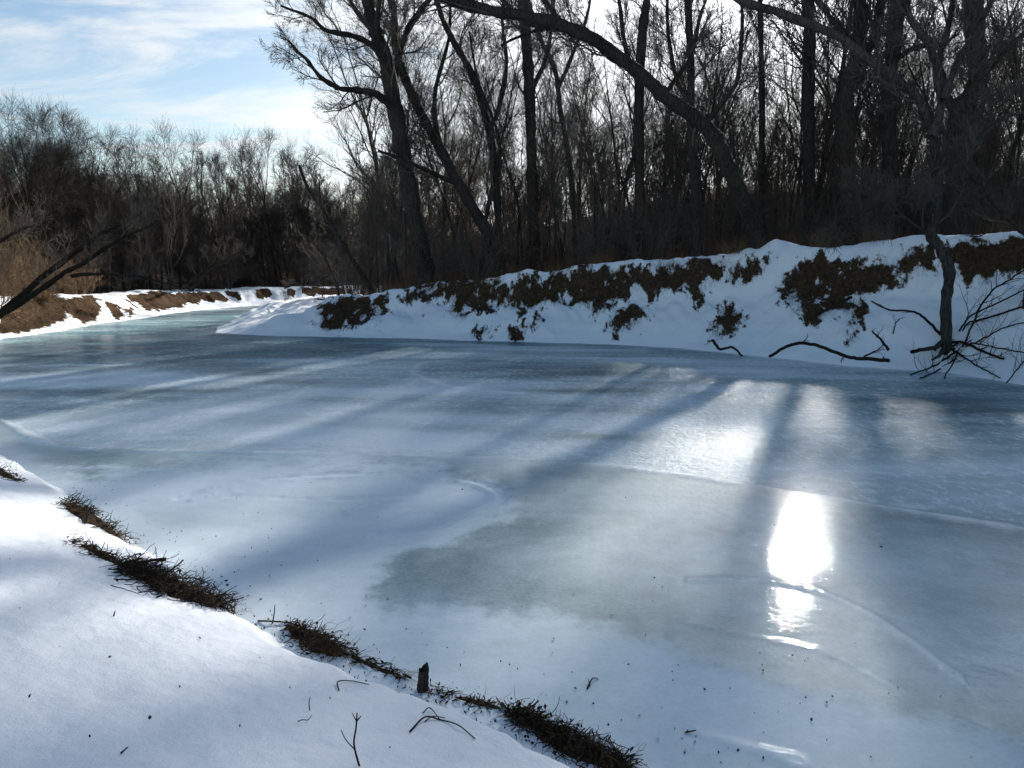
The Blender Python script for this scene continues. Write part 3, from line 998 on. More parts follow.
# ------------------------------------------------------------------ individual trees
def px_path(pix, Y, n=6, base=True, dy=0.0):
    """picture outline of a limb put on the tree's own depth, bulging a little in depth"""
    k = len(pix)
    pts = [at_y(p[0], p[1], Y + dy * i / max(k - 1, 1) + (p[2] if len(p) > 2 else 0)) for i, p in enumerate(pix)]
    if base:
        b = pts[0].copy(); b[2] = gz(b[0], b[1]) - 0.7
        if pts[0][2] - b[2] < 0.1:
            pts[0] = b
        else:
            pts = [b] + pts
    return spline(pts, n)


def hero(name, label, Y, paths, mats, seeds=(10, 3.0), seed=0, m=(6, 5, 4), tw=0.006, cat='tree', up=0.08, group=None, ang=(0.4, 1.0), t0=0.25):
    """paths: list of (pixels, start width px, end width px, dy); the first is the trunk"""
    rngh = np.random.default_rng(seed + 500)
    first = px_path(paths[0][0], Y, dy=paths[0][3])
    root = empty(name, (first[0][0], first[0][1], gz(first[0][0], first[0][1])))
    tag(root, label, cat, group)
    off = root.location
    allP, allD, allL, allR = [], [], [], []
    for i, (pix, w0, w1, dy) in enumerate(paths):
        p = px_path(pix, Y, base=(i == 0), dy=dy)
        nvis = len(p)
        if pix[-1][1] < 0:      # limbs that leave the picture go on growing above it
            dd = unit(p[-1] - p[-4])
            Lx = (4.5 if i == 0 else 3.0) * (0.6 + 0.03 * w1 * Y / 10)
            p = np.concatenate([p, grow(rngh, p[-1:], dd[None] + (0, 0, .25), np.array([Lx]), 12, 0.08, 0.08)[0][1:]])
        p = p + np.cumsum(rngh.normal(0, 0.012, p.shape), 0) * (1 if i else 0.6)
        r = np.concatenate([np.linspace(w0, w1, nvis), np.linspace(w1, 0.8, len(p) - nvis + 1)[1:]]) * 0.5 * Y / F_PX
        r = r * (1 + 0.10 * rngh.normal(0, 1, len(p)))
        if i == 0:
            r[0] *= 1.5; r[1] *= 1.25; r[2] *= 1.1
        t = TB(); t.add(p, r, 10 if i == 0 else 7)
        t.build('trunk' if i == 0 else 'limb', mats[0], root, off)
        ln = np.linalg.norm(np.diff(p, axis=0), axis=1).sum()
        nn = max(3, int(seeds[0] * (1.0 if i == 0 else 0.7))) + (5 if len(p) > nvis else 0)
        Pk, Dk, Lk, Rk = kids(rngh, p[None], r[None], np.array([1.0]), nn, t0 if i == 0 else 0.1, 1.0, ang, (0.6, 1.2), 0.4, 0.01)
        Lk = Lk * seeds[1] * (1.0 if i == 0 else 0.75)
        if i and pix[-1][1] > 340:
            continue
        allP.append(Pk); allD.append(Dk); allL.append(Lk); allR.append(np.minimum(Rk, 0.02 * Lk))
    t = TB()
    crown(rngh, t, np.concatenate(allP), np.concatenate(allD), np.concatenate(allL), np.maximum(np.concatenate(allR), 0.008), *m, tw=tw, up=up, lmin=0.3, wg=0.85)
    t.build('crown', mats[1], root, off)
    return root


DK = (M['bark'], M['twig'])
TREE_Y = float(hit(945, 352)[1])
hero('bare_tree', 'tall dark bare tree with long limbs reaching left over the river', 34,
     [([(425, 262), (416, 219), (406, 164), (394, 102), (385, 59), (377, 35), (367, 0), (360, -40)], 20, 10, 0),
      ([(389, 82), (377, 51), (355, 37), (328, 31), (312, 18), (281, 6)], 7, 2, -3),
      ([(404, 118), (379, 96), (359, 90), (340, 88), (324, 78), (309, 59), (291, 41)], 8, 2, -4),
      ([(394, 100), (395, 72), (402, 43), (410, 23), (426, 0), (440, -25)], 8, 5, 2),
      ([(377, 35), (360, 15), (345, -10)], 6, 3, 2), ([(382, 50), (378, 20), (385, -20)], 7, 4, -2)],
     DK, (12, 2.8), 1, m=(7, 5, 3), up=0.05)
hero('bare_tree', 'slanting dark tree bending left beside the tall dark tree', 35,
     [([(492, 250), (484, 227), (461, 187), (445, 156), (422, 113), (406, 78), (396, 45), (394, 10), (388, -20)], 13, 6, 0),
      ([(445, 156), (436, 120), (440, 80), (452, 40), (455, 0)], 5, 3, 2),
      ([(461, 187), (430, 172), (405, 160), (380, 150)], 5, 2, -2),
      ([(484, 227), (500, 150), (478, 80), (470, 30)], 4, 2, 1)],
     DK, (10, 2.6), 2, m=(6, 5, 3))
hero('bare_tree', 'great arching trunk leaning left over the bank from a snowy mound', 26,
     [([(760, 246), (752, 215), (745, 200), (725, 160), (705, 125), (665, 95), (640, 72), (600, 40), (560, 20), (530, 12), (490, 5), (450, -4), (420, -22)], 17, 8, -3),
      ([(665, 95), (690, 60), (700, 20), (712, -20)], 5, 3, 1),
      ([(600, 40), (560, 28), (525, 20), (505, 0), (480, -22)], 7, 3, -1),
      ([(640, 72), (610, 62), (580, 40), (545, 32), (520, 36), (500, 45)], 5, 2, -2),
      ([(560, 20), (545, 0), (520, -20)], 5, 3, 0),
      ([(705, 125), (735, 85), (742, 40), (740, -10)], 5, 3, 1)],
     DK, (10, 2.2), 3, m=(6, 5, 3), t0=0.45)
hero('bare_tree', 'crooked grey riverside tree at the ice edge with a long limb arching left', TREE_Y,
     [([(945, 352), (945, 305), (948, 270), (938, 249), (930, 237), (933, 221), (936, 195), (932, 137), (915, 98), (893, 78), (862, 55), (835, 35), (780, 12), (745, 0), (705, -22)], 10.5, 8, 1),
      ([(945, 340), (934, 349), (918, 353)], 6, 2, -0.3), ([(945, 340), (955, 351), (968, 356)], 6, 2, -0.3), ([(945, 342), (940, 356), (932, 362)], 5, 2, -0.5),
      ([(932, 137), (944, 100), (935, 50), (915, 20), (905, -15)], 9, 6, 1),
      ([(944, 100), (960, 60), (985, 20), (1000, -15)], 7, 5, 1),
      ([(930, 237), (912, 222), (895, 215), (870, 228)], 3, 1.5, -1),
      ([(936, 195), (900, 205), (860, 215), (840, 232)], 3, 1.5, -1),
      ([(936, 175), (965, 150), (1000, 120), (1040, 105)], 5, 3, 0)],
     (M['grey'], M['twig']), (10, 1.6), 4, m=(6, 5, 3), t0=0.3)
hero('bare_tree', 'thick twisted trunk with a bare pale scar at right of the bank crest', 23,
     [([(963, 246), (956, 176), (957, 117), (972, 95), (979, 78), (975, 39), (973, 0), (970, -30)], 19, 16, 0),
      ([(979, 78), (1000, 60), (1024, 38), (1060, 20)], 6, 4, 1), ([(957, 120), (940, 90), (935, 60), (945, 20), (948, -20)], 8, 5, 1)],
     DK, (9, 2.2), 5, m=(6, 5, 3), t0=0.4)
hero('bare_tree', 'thick forked trunk rising right of the arching trunk, its fork high up', 27,
     [([(847, 238), (846, 156), (845, 100), (850, 75), (856, 55), (858, 20), (856, -20)], 17, 11, 0),
      ([(853, 62), (874, 40), (880, 10), (885, -20)], 9, 7, 1), ([(856, 50), (835, 25), (815, 0), (800, -20)], 6, 4, 0)],
     DK, (9, 2.4), 6, m=(6, 5, 3), t0=0.4)
hero('bare_tree', 'straight thick dark trunk just right of the forked trunk', 29,
     [([(890, 235), (891, 170), (889, 117), (893, 51), (899, 0), (902, -25)], 17, 13, 0),
      ([(893, 60), (915, 48), (940, 45), (955, 35)], 6, 3, -1), ([(893, 40), (870, 20), (860, -10)], 5, 3, 1)],
     DK, (8, 2.4), 7, m=(6, 5, 3), t0=0.4)
hero('bare_tree', 'straight dark trunk standing left of the forked trunk', 33,
     [([(810, 240), (809, 176), (808, 98), (809, 39), (808, 0), (806, -25)], 12, 10, 0)], DK, (9, 2.6), 8, t0=0.35)
hero('bare_tree', 'slender straight trunk between the arching trunk and forked trunk', 36,
     [([(762, 240), (761, 180), (761, 98), (759, 8), (757, -25)], 7, 5, 0)], DK, (10, 2.4), 9, t0=0.3)
hero('bare_tree', 'slim upright dark tree rooted in the snow at the bank crest', 28,
     [([(698, 256), (696, 200), (692, 129), (692, 60), (690, 0), (688, -25)], 10, 6, 0), ([(692, 110), (676, 80), (668, 40), (665, 0)], 5, 3, 1)], DK, (10, 2.4), 10, t0=0.3)
hero('bare_tree', 'upright dark tree crossing behind the arching trunk at its middle', 34,
     [([(640, 255), (640, 180), (640, 117), (642, 51), (648, 0), (652, -25)], 11, 8, 0), ([(641, 90), (625, 50), (618, 0), (612, -20)], 5, 3, 1)], DK, (9, 2.4), 11, t0=0.3)
hero('bare_tree', 'tall straight dark trunk in the middle of the wood under the arch', 37,
     [([(536, 262), (533, 200), (531, 156), (529, 98), (525, 39), (522, 0), (520, -25)], 12, 9, 0), ([(529, 98), (545, 60), (552, 20), (556, -15)], 5, 3, 1)], DK, (9, 2.6), 12, t0=0.35)
hero('bare_tree', 'slim grey tree leaning left under the arching trunk', 38,
     [([(576, 262), (572, 190), (566, 140), (560, 110), (555, 72), (540, 40), (530, 10), (522, -20)], 6, 4, 0), ([(558, 90), (572, 55), (585, 20), (592, -15)], 4, 3, 1)], (M['grey'], M['twig']), (8, 2.2), 13, t0=0.35)
hero('bare_tree', 'dark tree with steep forked limbs right of the slanting tree', 36,
     [([(500, 262), (496, 200), (492, 156), (486, 125), (480, 102), (469, 70), (455, 45), (443, 20), (430, -20)], 9, 5, 0),
      ([(488, 135), (500, 100), (505, 60), (500, 20), (505, -15)], 5, 3, 1)], DK, (10, 2.6), 14, t0=0.3)
hero('leaning_tree', 'thin dark tree slanting left behind the snow point', 37,
     [([(372, 290), (355, 262), (340, 238), (325, 212), (309, 188), (300, 165)], 6, 2.5, 0), ([(340, 238), (322, 210), (318, 180)], 3, 1.5, 0)], DK, (8, 1.8), 15, m=(5, 4, 3))
hero('leaning_tree', 'small dark stem slanting left at the far bank top', 43,
     [([(338, 292), (330, 268), (318, 248), (302, 235)], 4, 1.5, 0), ([(330, 275), (318, 281), (296, 283), (285, 288)], 3, 1.5, 0)], DK, (6, 1.5), 16, m=(5, 4, 3))
hero('leaning_tree', 'small dark tree leaning right across the far bank at the bend', 54,
     [([(187, 300), (195, 285), (211, 268), (230, 258), (242, 250)], 5, 2, 0), ([(205, 275), (214, 258), (224, 240)], 2.5, 1.5, 0)], DK, (6, 1.8), 17, m=(5, 4, 3))
hero('leaning_tree', 'fallen black tree reaching right over the ice from the left bank', 26.5,
     [([(-30, 330), (0, 314), (23, 294), (51, 270), (78, 251), (105, 232), (129, 221), (144, 210)], 9, 3, 2),
      ([(5, 312), (30, 296), (60, 276), (85, 262), (110, 245), (130, 234), (150, 226)], 7, 2, 0),
      ([(72, 276), (95, 274), (130, 275), (160, 280), (182, 286)], 4, 1.5, -1),
      ([(-10, 245), (8, 235), (22, 228), (34, 224)], 4, 1.5, 0)], (M['wet'], M['twig']), (9, 1.5), 18, m=(5, 4, 2), t0=0.4)
hero('leaning_tree', 'thin bare trunk leaning left at the right end of the bank crest', 18.5,
     [([(1030, 246), (1018, 228), (1004, 214), (991, 200), (972, 178), (960, 160)], 5.5, 3.5, 0)], DK, (6, 1.3), 19, m=(5, 4, 3))

# round-crowned trees of the far shore, by their place against the sky
for i, (px, top, Y, lab) in enumerate((
        (22, 95, 46, 'bare tree with fine upright crown at the far left of the treeline'),
        (66, 103, 50, 'broad rounded bare tree, tallest at the left of the treeline'),
        (100, 120, 54, 'rounded bare tree with open crown left of the sky gap'),
        (152, 128, 56, 'bare tree with narrow fan crown just right of the sky gap'),
        (180, 122, 58, 'bare fan shaped tree in the middle of the far treeline'),
        (232, 150, 64, 'low rounded bare tree in the dip of the far treeline'),
        (278, 128, 66, 'slim bare tree with dense upright twigs right of the far dip'),
        (300, 138, 68, 'bare tree with spreading twigs nearest the tall dark tree'))):
    p = at_y(px, 290, Y)
    zt = at_y(px, top, Y)[2]
    zb = gz(p[0], p[1])
    s = (zt - zb) / ROUND_H[i % 4]
    put_pair('bare_tree', ROUND[i % 4], (M['bark'], M['bark']), (p[0], p[1], zb), 1.3 * i, s, lab, 'far treeline crowns')

# ------------------------------------------------------------------ brown bushes of the left bank and the bank crest
for i, (px, py, Y, s, lab) in enumerate((
        (-12, 296, 30, 1.15, 'large brown bush at the left edge above the fallen black tree'),
        (18, 294, 34, 0.95, 'brown leafless bush second from the left edge'),
        (48, 292, 38, 0.85, 'brown bush left of the tan grass clump'),
        (-30, 300, 27, 1.1, 'brown bush cut by the left picture edge'), (8, 292, 39, 1.3, 'tall brown bush behind the second bush from the left edge'),
        (80, 291, 44, 0.9, 'thin brown bush behind the tan grass clump'), (-16, 292, 36, 1.3, 'brown bush behind the large bush at the left edge'))):
    p = at_y(px, py, Y)
    put_shrub(SHRUBS_B[(3, 1, 3, 1, 3, 1, 3)[i]], p[0], p[1], s, lab, 'brown bushes on the left bank')


def tuft(rngt, tb, c, n, h, rad, lean=0.5, tw=0.005, down=False):
    a = rngt.random(n) * 6.283; r = rad * np.sqrt(rngt.random(n))
    P = np.stack([c[0] + r * np.cos(a), c[1] + r * np.sin(a), np.full(n, c[2])], -1)
    D = np.stack([rngt.normal(0, lean, n), rngt.normal(0, lean, n), np.ones(n)], -1)
    pts = grow(rngt, P, D, h * rngt.uniform(0.5, 1.1, n), 5, 0.12, -0.12)
    tb.add(pts, taper(np.full(n, tw), 5, 0.4, 0.0015), 3)


rngt = np.random.default_rng(33)
for i, (px, py, lab, h, n) in enumerate((
        (84, 290, 'sunlit tan grass clump on top of the left bank', 1.1, 420),
        (97, 290, 'pale tan grass clump at the right end of the left bank brush', 0.9, 300),
        (40, 300, 'low brown grass clump hanging over the left snow', 0.7, 300),
        (600, 262, 'straw coloured tuft in the middle of the bank crest', 0.8, 90),
        (670, 256, 'dry brown tuft between two crest trees', 0.6, 70),
        (735, 252, 'dry brown tuft just left of the snowy mound', 0.7, 90),
        (790, 246, 'dry straw tuft right of the snowy mound', 0.7, 90),
        (825, 242, 'brown stubble tuft left of the forked trunk foot', 0.7, 90),
        (875, 240, 'brown stubble tuft right of the forked trunk foot', 0.7, 90),
        (556, 266, 'brown tuft left of the straw coloured tuft', 0.6, 70))):
    p = hit(px, py) if i < 3 else at_y(px, py, (30, 27.5, 26.5, 26, 25, 23.5, 31)[i - 3])
    p[2] = gz(p[0], p[1])
    tb = TB(); tuft(rngt, tb, p - (0, 0, .05), n, h, 0.5 if i < 3 else 0.45, 0.4, 0.007)
    o = tb.build('grass_tuft', M['tan'] if i < 3 or i % 2 else M['brown'])
    tag(o, lab, 'grass tuft', 'dry grass tufts')

# roots, dead grass and stems hanging over the bare earth: uncountable
sel = (soil > 0.5) & (dA > 0) & front & (GX > -14) & (GY < 40)
I = np.argwhere(sel)
I = I[rngt.permutation(len(I))[:10000]]
P = np.stack([GX[I[:, 0], I[:, 1]], GY[I[:, 0], I[:, 1]], Z[I[:, 0], I[:, 1]]], -1)
tb = TB()
n = len(P)
D = np.stack([rngt.normal(-0.25, 0.45, n), rngt.normal(-0.8, 0.25, n), rngt.normal(0.0, 0.35, n)], -1)
pts = grow(rngt, P, D, rngt.uniform(0.12, 0.5, n), 6, 0.12, -0.34)
gg = ground(pts[..., 0].ravel(), pts[..., 1].ravel()).reshape(pts.shape[:2])
pts[..., 2] = np.maximum(pts[..., 2], gg + 0.02)
tb.add(pts, taper(rngt.uniform(0.002, 0.0045, n), 6, 0.4, 0.0012), 3)
o = tb.build('hanging_roots', M['roots'])
tag(o, 'dark roots and dead grass hanging over the bare earth of the right bank', 'roots', kind='stuff')
sel = ((soil > 0.45) & bankB & (GY < 40))
I = np.argwhere(sel); I = I[rngt.permutation(len(I))[:5000]]
P = np.stack([GX[I[:, 0], I[:, 1]], GY[I[:, 0], I[:, 1]], Z[I[:, 0], I[:, 1]]], -1); n = len(P)
tb = TB()
D = np.stack([rngt.normal(0.5, 0.5, n), rngt.normal(0, 0.5, n), rngt.normal(0.5, 0.3, n)], -1)
pts = grow(rngt, P, D, rngt.uniform(0.2, 0.6, n), 5, 0.15, -0.25)
tb.add(pts, taper(rngt.uniform(0.004, 0.009, n), 5, 0.4, 0.002), 3)
o = tb.build('bank_grass', M['brown'])
tag(o, 'matted tan grass over the earth of the left bank', 'grass', kind='stuff')
# stubble standing along the crest of the right bank
cand = (dA - wA > 0.9) & (dA - wA < 4.5) & front & (GX > -12) & (GY < 45)
I = np.argwhere(cand); I = I[rngt.permutation(len(I))[:6000]]
P = np.stack([GX[I[:, 0], I[:, 1]], GY[I[:, 0], I[:, 1]], Z[I[:, 0], I[:, 1]]], -1)
keep = rngt.random(len(P)) < np.clip((dA - wA)[I[:, 0], I[:, 1]] / 3.5, 0.05, 1) * (fbm(P[:, 0] * 0.8, P[:, 1] * 0.8, 3) + 0.5)
P = P[keep]; n = len(P)
tb = TB()
D = np.stack([rngt.normal(0, 0.25, n), rngt.normal(0, 0.25, n), np.ones(n)], -1)
pts = grow(rngt, P, D, rngt.uniform(0.25, 0.9, n), 4, 0.1, -0.03)
tb.add(pts, taper(rngt.uniform(0.004, 0.007, n), 4, 0.4, 0.002), 3)
o = tb.build('stubble_grass', M['brown'])
tag(o, 'dry brown stubble standing along the crest of the right bank', 'grass', kind='stuff')

# ------------------------------------------------------------------ fallen wood along the right bank
def sticks(name, label, pixs, mat, cat='branch', lift=0.03, twigs=0, tl=0.5, seed=0, group=None, parts='branch', z=None, Yfix=None):
    """wood lying on snow or ice: each path (pixels, w0, w1), put on what lies under its first point"""
    r = np.random.default_rng(900 + seed)
    h0 = hit(*pixs[0][0][0][:2])
    root = empty(name, tuple(h0)); tag(root, label, cat, group)
    tt = TB()
    for i, (pix, w0, w1) in enumerate(pixs):
        Y = Yfix if Yfix else hit(*pix[0][:2])[1]
        pts = []
        for p in pix:
            q = at_y(p[0], p[1], Y)
            gg = hit(p[0], p[1])
            if gg[1] < Y + 0.05 or abs(gg[1] - Y) < 0.6:
                q = gg
            q = q + np.array((0, 0, lift)); pts.append(q)
        p = spline(pts, 6)
        p = p + r.normal(0, 0.004 * Y / 10, p.shape)
        rd = np.linspace(w0, w1, len(p)) * 0.5 * p[:, 1] / F_PX
        t = TB(); t.add(p, rd, 7)
        if twigs:
            Pk, Dk, Lk, Rk = kids(r, p[None], rd[None], np.array([1.0]), twigs, 0.15, 1.0, (0.4, 1.2), (0.6, 1.2), 0.5, 0.003)
            pp = grow(r, Pk, Dk, Lk * tl, 6, 0.18, 0.02); rr2 = taper(Rk, 6, 0.4, 0.003); tt.add(pp, rr2, 4)
            P2, D2, L2, R2 = kids(r, pp, rr2, Lk * tl, 3, 0.3, 1, (0.4, 1), (0.3, 0.6), 0.7, 0.0025)
            tt.add(grow(r, P2, D2, L2, 4, 0.15, 0), taper(R2, 4, 0.5, 0.002), 3)
        t.build(parts, mat, root, h0)
    if twigs:
        tt.build('twigs', mat, root, h0)
    return root


sticks('fallen_branch', 'short bent dark branch lying on ice below the bank', [([(712, 341), (720, 350), (732, 348), (742, 357)], 3, 2)], M['wet'], seed=1, Yfix=22.2)
sticks('fallen_branch', 'long arching dark branch rising from the ice left of the riverside tree',
       [([(769, 358), (791, 346), (815, 346), (847, 358), (864, 360), (889, 362)], 3, 4), ([(889, 351), (880, 340), (871, 332)], 3, 1.5), ([(864, 358), (876, 352), (884, 346)], 2, 1)],
       M['wet'], seed=2, twigs=3, tl=0.4, Yfix=18.4)
sticks('fallen_branch', 'curved thin branch reaching left up the snow from the riverside tree',
       [([(940, 336), (928, 323), (914, 313), (889, 311), (871, 302)], 3, 1.5), ([(893, 335), (895, 326), (900, 320)], 1.5, 1)], M['wet'], seed=3, twigs=2, tl=0.3, Yfix=TREE_Y)
sticks('brush_tangle', 'tangle of fallen bare branches on the ice right of the riverside tree',
       [([(912, 353), (935, 349), (959, 346), (985, 356), (1004, 363)], 4, 2),
        ([(944, 380), (957, 356), (965, 328), (985, 320), (1040, 303)], 1.3, 2), ([(959, 335), (970, 318), (991, 307), (1040, 286)], 2, 1.4),
        ([(965, 350), (985, 340), (1006, 330), (1040, 322)], 1.4, 1.2), ([(970, 345), (990, 348), (1040, 358)], 1.4, 1.2), ([(1006, 385), (1024, 364), (1045, 345)], 1.2, 1.4),
        ([(910, 377), (936, 367), (957, 354)], 1.5, 2), ([(920, 380), (938, 372), (955, 362)], 1.5, 1.5), ([(962, 350), (985, 300), (1010, 280), (1040, 262)], 2, 1.5),
        ([(950, 352), (975, 366), (1000, 380)], 2, 1)],
       M['wet'], cat='branches', seed=4, twigs=9, tl=0.8, Yfix=TREE_Y - 0.4)
sticks('fallen_log', 'short dark log lying down the earth slope right of the mound', [([(815, 319), (835, 306), (852, 298)], 3, 3)], M['wet'], cat='log', seed=5, Yfix=21.5)

# ------------------------------------------------------------------ near bank: heaps of sticks, stump, twigs
def heap(label, p0, p1, half, n, hgt, seed, leaves=60):
    """drift of dark twigs and leaves caught along the shore"""
    r = np.random.default_rng(300 + seed)
    hgt *= 0.7
    a, b = hit(*p0), hit(*p1)
    c = (a + b) / 2
    root = empty('driftwood_heap', tuple(c)); tag(root, label, 'driftwood', 'stick heaps on the near shore')
    d = b - a; ln = np.linalg.norm(d[:2]); u = d / ln; v = np.array((-u[1], u[0], 0))
    # low mound of wet earth and leaf mush under the sticks
    K, S = 26, 12
    tt = np.linspace(0, 1, K); ss = np.linspace(-1, 1, S)
    Tg, Sg = np.meshgrid(tt, ss, indexing='ij')
    prof = np.sin(np.pi * np.clip(Tg, 0.01, 0.99)) ** 0.5
    wv = half * prof * (1 + 0.7 * fbm(Tg * 9 + seed, Sg * 0 + seed, 2))
    X = a[0] + d[0] * Tg + v[0] * Sg * wv; Y = a[1] + d[1] * Tg + v[1] * Sg * wv
    Zg = np.maximum(ground(X, Y), 0)
    top = hgt * 0.55 * (1 - Sg ** 2) * prof * (1 + 1.6 * fbm(X * 9, Y * 9, 3))
    Zm = Zg - 0.01 + np.maximum(top, 0)
    Vm = np.stack([X, Y, Zm], -1).reshape(-1, 3) - c
    i = np.arange(K - 1)[:, None]; j = np.arange(S - 1)[None]
    Fm = np.stack([i * S + j, (i + 1) * S + j, (i + 1) * S + j + 1, i * S + j + 1], -1).reshape(-1, 4)
    link('leaf_mush', make_mesh('leaf_mush', Vm, Fm), M['leaf'], root)
    t = r.random(n); s = r.normal(0, 0.5, n)
    w = half * np.sin(np.pi * np.clip(t, 0.03, 0.97)) ** 0.5
    X = a[0] + d[0] * t + v[0] * s * w; Y = a[1] + d[1] * t + v[1] * s * w
    Zg = np.maximum(ground(X, Y), 0) + hgt * r.random(n) * np.exp(-s * s) * 0.8
    P = np.stack([X, Y, Zg], -1)
    ang = math.atan2(u[1], u[0]) + r.normal(0, 1.1, n)
    D = np.stack([np.cos(ang), np.sin(ang), r.normal(0.02, 0.18, n)], -1)
    L = r.uniform(0.06, 0.24, n) * (half / 0.14) ** 0.5
    pts = grow(r, P - unit(D) * L[:, None] * 0.5, D, L, 6, 0.30, -0.03)
    g2 = np.maximum(ground(pts[..., 0], pts[..., 1]), 0)
    pts[..., 2] = np.maximum(pts[..., 2], g2 + 0.002)
    tb = TB(); tb.add(pts, taper(r.uniform(0.0013, 0.0050, n), 6, 0.5, 0.0008), 4)
    k_ = max(20, n // 2)
    q = r.integers(0, n, k_)
    a2 = ang[q] + r.normal(0, 0.9, k_)
    D2 = np.stack([np.cos(a2), np.sin(a2), r.normal(0.04, 0.16, k_)], -1)
    pb = grow(r, P[q], D2, r.uniform(0.06, 0.2, k_), 7, 0.25, -0.06)
    pb[..., 2] = np.maximum(pb[..., 2], np.maximum(ground(pb[..., 0], pb[..., 1]), 0) + 0.003)
    tg = TB(); tg.add(pb, taper(r.uniform(0.001, 0.0025, k_), 7, 0.4, 0.0007), 3)
    tg.build('dead_grass', M['tan'], root, c)['kind'] = 'stuff'
    # a few thicker pieces
    m_ = max(2, n // 60)
    q = r.integers(0, n, m_)
    pts2 = grow(r, P[q] + (0, 0, 0.01), D[q] + (0, 0, .15), L[q] * 0.75, 5, 0.12, 0)
    tb.add(pts2, taper(r.uniform(0.005, 0.009, m_), 5, 0.8, 0.003), 6)
    tb.build('sticks', M['debris'], root, c)
    if leaves:
        q = r.integers(0, n, leaves)
        cc = P[q] + np.stack([r.normal(0, .04, leaves), r.normal(0, .04, leaves), r.uniform(0.0, 0.03, leaves)], -1)
        e1 = unit(r.normal(0, 1, (leaves, 3))) * r.uniform(0.008, 0.02, (leaves, 1)); e2 = unit(np.cross(e1, r.normal(0, 1, (leaves, 3)))) * r.uniform(0.006, 0.013, (leaves, 1))
        lv = TB(); lv.quads(np.stack([cc - e1, cc - e2 * 1.0, cc + e1, cc + e2 + (0, 0, .004)], 1))
        ob = lv.build('leaves', M['leaf'], root, c); ob['kind'] = 'stuff'
    return root


heap('small stick heap at the left edge, farthest up the near shore', (-15, 466), (20, 482), 0.10, 90, 0.07, 1, 20)
heap('dark stick heap second from the left, beside the ice', (70, 504), (122, 540), 0.16, 260, 0.13, 2, 60)
heap('thin strip of sticks joining two larger heaps', (74, 541), (140, 572), 0.07, 130, 0.05, 3, 30)
heap('largest matted stick heap on the near shore, by the snow shelf', (130, 570), (228, 612), 0.18, 620, 0.15, 4, 160)
heap('black stick heap in the middle of the near shore, left of the stump', (290, 628), (342, 658), 0.10, 260, 0.10, 5, 60)
heap('scatter of small sticks between the middle heap and the stump', (345, 656), (405, 680), 0.05, 60, 0.03, 6, 20)
heap('thin drift of crumbs and sticks right of the stump', (428, 690), (520, 716), 0.04, 70, 0.03, 7, 30)
heap('long brown stick heap at the bottom of the near shore', (515, 714), (628, 775), 0.10, 480, 0.08, 8, 160)

# broken stump standing at the shore
p = hit(422, 690)
r = np.random.default_rng(77)
s0 = F_PX / p[1]
hgt = 30 / s0; wd = 11 / s0 / 2
K, S = 12, 14
zz = np.linspace(-0.05, 1, K)
Vs = []
for k in range(K):
    for j in range(S):
        a = j / S * 6.283
        topcut = 0.72 + 0.28 * max(0, math.cos(a - 0.6)) ** 1.5 + 0.08 * r.random()
        rr = wd * (1.12 - 0.25 * zz[k]) * (1 + 0.13 * math.sin(3 * a + 1) + 0.08 * r.normal())
        Vs.append((p[0] + rr * math.cos(a) + 0.012 * zz[k], p[1] + rr * math.sin(a), p[2] + hgt * min(zz[k], topcut)))
Vs.append((p[0] + 0.01, p[1], p[2] + hgt * 0.62))
Fs = [(k * S + j, k * S + (j + 1) % S, (k + 1) * S + (j + 1) % S, (k + 1) * S + j) for k in range(K - 1) for j in range(S)]
topf = [((K - 1) * S + j, (K - 1) * S + (j + 1) % S, K * S) for j in range(S)]
me = bpy.data.meshes.new('stump'); me.from_pydata([tuple(v) for v in Vs], [], Fs + topf); me.update()
o = link('broken_stump', me, M['bark']); tag(o, 'small broken wooden stump standing up at the edge of the near snow', 'stump')


def snow_twig(label, paths, seed, mat='wet'):
    """twig stuck in or lying on the near snow"""
    r = np.random.default_rng(700 + seed)
    base = hit(*paths[0][0][0])
    tb = TB()
    for pix, w, rise in paths:
        pts = []
        for i, q in enumerate(pix):
            if rise:
                b0 = hit(*pix[0]) if i == 0 else pts[0]
                w_ = at_y(q[0], q[1], (base[1] if rise == 1 else hit(*pix[0])[1]) + 0.01 * i)
                pts.append(w_)
            else:
                h = hit(*q); pts.append(h + (0, 0, 0.006 + 0.012 * (i % 2)))
        pth = spline(pts, 5)
        tb.add(pth, np.linspace(w, w * 0.6, len(pth)) * 0.5 * base[1] / F_PX, 5)
    o = tb.build('twig', M[mat], None, base); o.location = tuple(base)
    tag(o, label, 'twig', 'twigs on the near snow')


snow_twig('upright forked twig sticking out of the snow at the bottom edge', [([(360, 769), (354, 745), (356, 728), (357, 713)], 2.6, 1), ([(355, 750), (346, 740), (341, 730)], 1.4, 1), ([(357, 722), (352, 713)], 1.4, 1), ([(356, 722), (361, 716)], 2, 1)], 1)
snow_twig('crossed dark twigs lying flat on the snow', [([(410, 733), (425, 722), (440, 722), (458, 730), (475, 740)], 2.2, 0), ([(423, 716), (430, 712), (440, 722)], 1.6, 0), ([(425, 724), (433, 720), (445, 719)], 1.6, 0)], 2)
snow_twig('bent thin twig like an open hook on the snow', [([(339, 692), (338, 685), (352, 683), (369, 689)], 1.6, 0)], 3)
snow_twig('short thin upright stalk near the bent twig', [([(310, 712), (309, 704), (310, 697)], 1.4, 1)], 4)
snow_twig('tiny curled twig left of the upright forked twig', [([(298, 724), (303, 726), (308, 723), (312, 719)], 1.2, 0)], 5)
snow_twig('short dark stick lying on the snow near the bottom left', [([(121, 755), (128, 752)], 2.4, 0)], 6)
snow_twig('thin stalk by the large matted stick heap', [([(113, 618), (115, 611)], 1.8, 1)], 7)
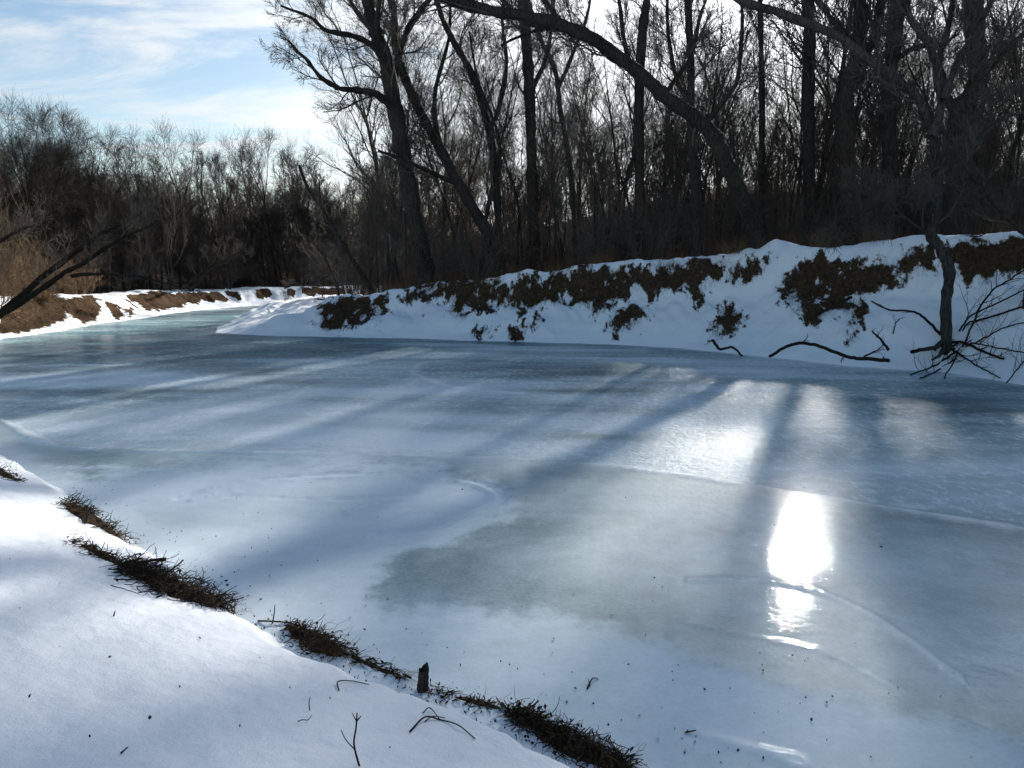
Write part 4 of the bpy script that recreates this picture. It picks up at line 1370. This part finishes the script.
snow_twig('thin twig rising from the middle stick heap', [([(272, 625), (274, 615), (275, 605)], 1.6, 1), ([(258, 622), (272, 624), (290, 624), (300, 630)], 2, 0)], 8)
snow_twig('forked twig standing on the ice beyond the bottom heap', [([(587, 691), (592, 684), (597, 680)], 1.8, 0), ([(590, 687), (588, 682)], 1.2, 0)], 9)
snow_twig('flat dark stick lying alone on the ice at bottom centre', [([(685, 736), (696, 736)], 2.2, 0)], 10)

# crumbs and leaf bits scattered over near ice and snow: uncountable
n = 2600
px = rngt.uniform(60, 1000, n * 6); py = rngt.uniform(480, 766, n * 6)
line = np.interp(px, [0, 60, 130, 190, 240, 300, 420, 540, 610, 1024], [455, 490, 540, 580, 618, 656, 708, 750, 800, 900])
off = line - py
pr = np.where(off > 0, 0.85 * np.exp(-off / 16) * (0.4 + 1.2 * rngt.random(n * 6)) + 0.05 * np.exp(-off / 90) + 0.004, 0.0)
k = rngt.random(n * 6) < pr
cc = np.array([at_z(a, b, 0.002) for a, b in zip(px[k], py[k])])
cc[:, 2] = np.maximum(ground(cc[:, 0], cc[:, 1]), 0)
sp = np.array([hit(a, b) for a, b in ((60, 650), (30, 700), (180, 690), (200, 640), (240, 730), (330, 640 + 60), (90, 740), (290, 690), (150, 720), (20, 610), (260, 660), (390, 750), (110, 660), (10, 560), (60, 585))])
cc = np.concatenate([cc, sp])
n = len(cc)
e1 = np.stack([rngt.normal(0, 1, n), rngt.normal(0, 1, n), rngt.normal(0, .3, n)], -1)
e1 = unit(e1) * (rngt.lognormal(-5.0, 0.45, n))[:, None]
e2 = unit(np.cross(e1, np.array((0, 0, 1.0)) + rngt.normal(0, .4, (n, 3)))) * (rngt.lognormal(-5.5, 0.4, n))[:, None]
up = np.array((0, 0, 0.004))
tb = TB(); cc = cc + (0, 0, 0.006)
tb.quads(np.stack([cc - e1, cc - e2, cc + e1, cc + e2], 1)); tb.quads(np.stack([cc - e1 + up, cc - e2 + up * 1.5, cc + e1 + up, cc + e2 + up * 1.2], 1))
o = tb.build('leaf_litter', M['wet'])
tag(o, 'dark crumbs of leaf and bark scattered on near ice and snow', 'leaf litter', kind='stuff')
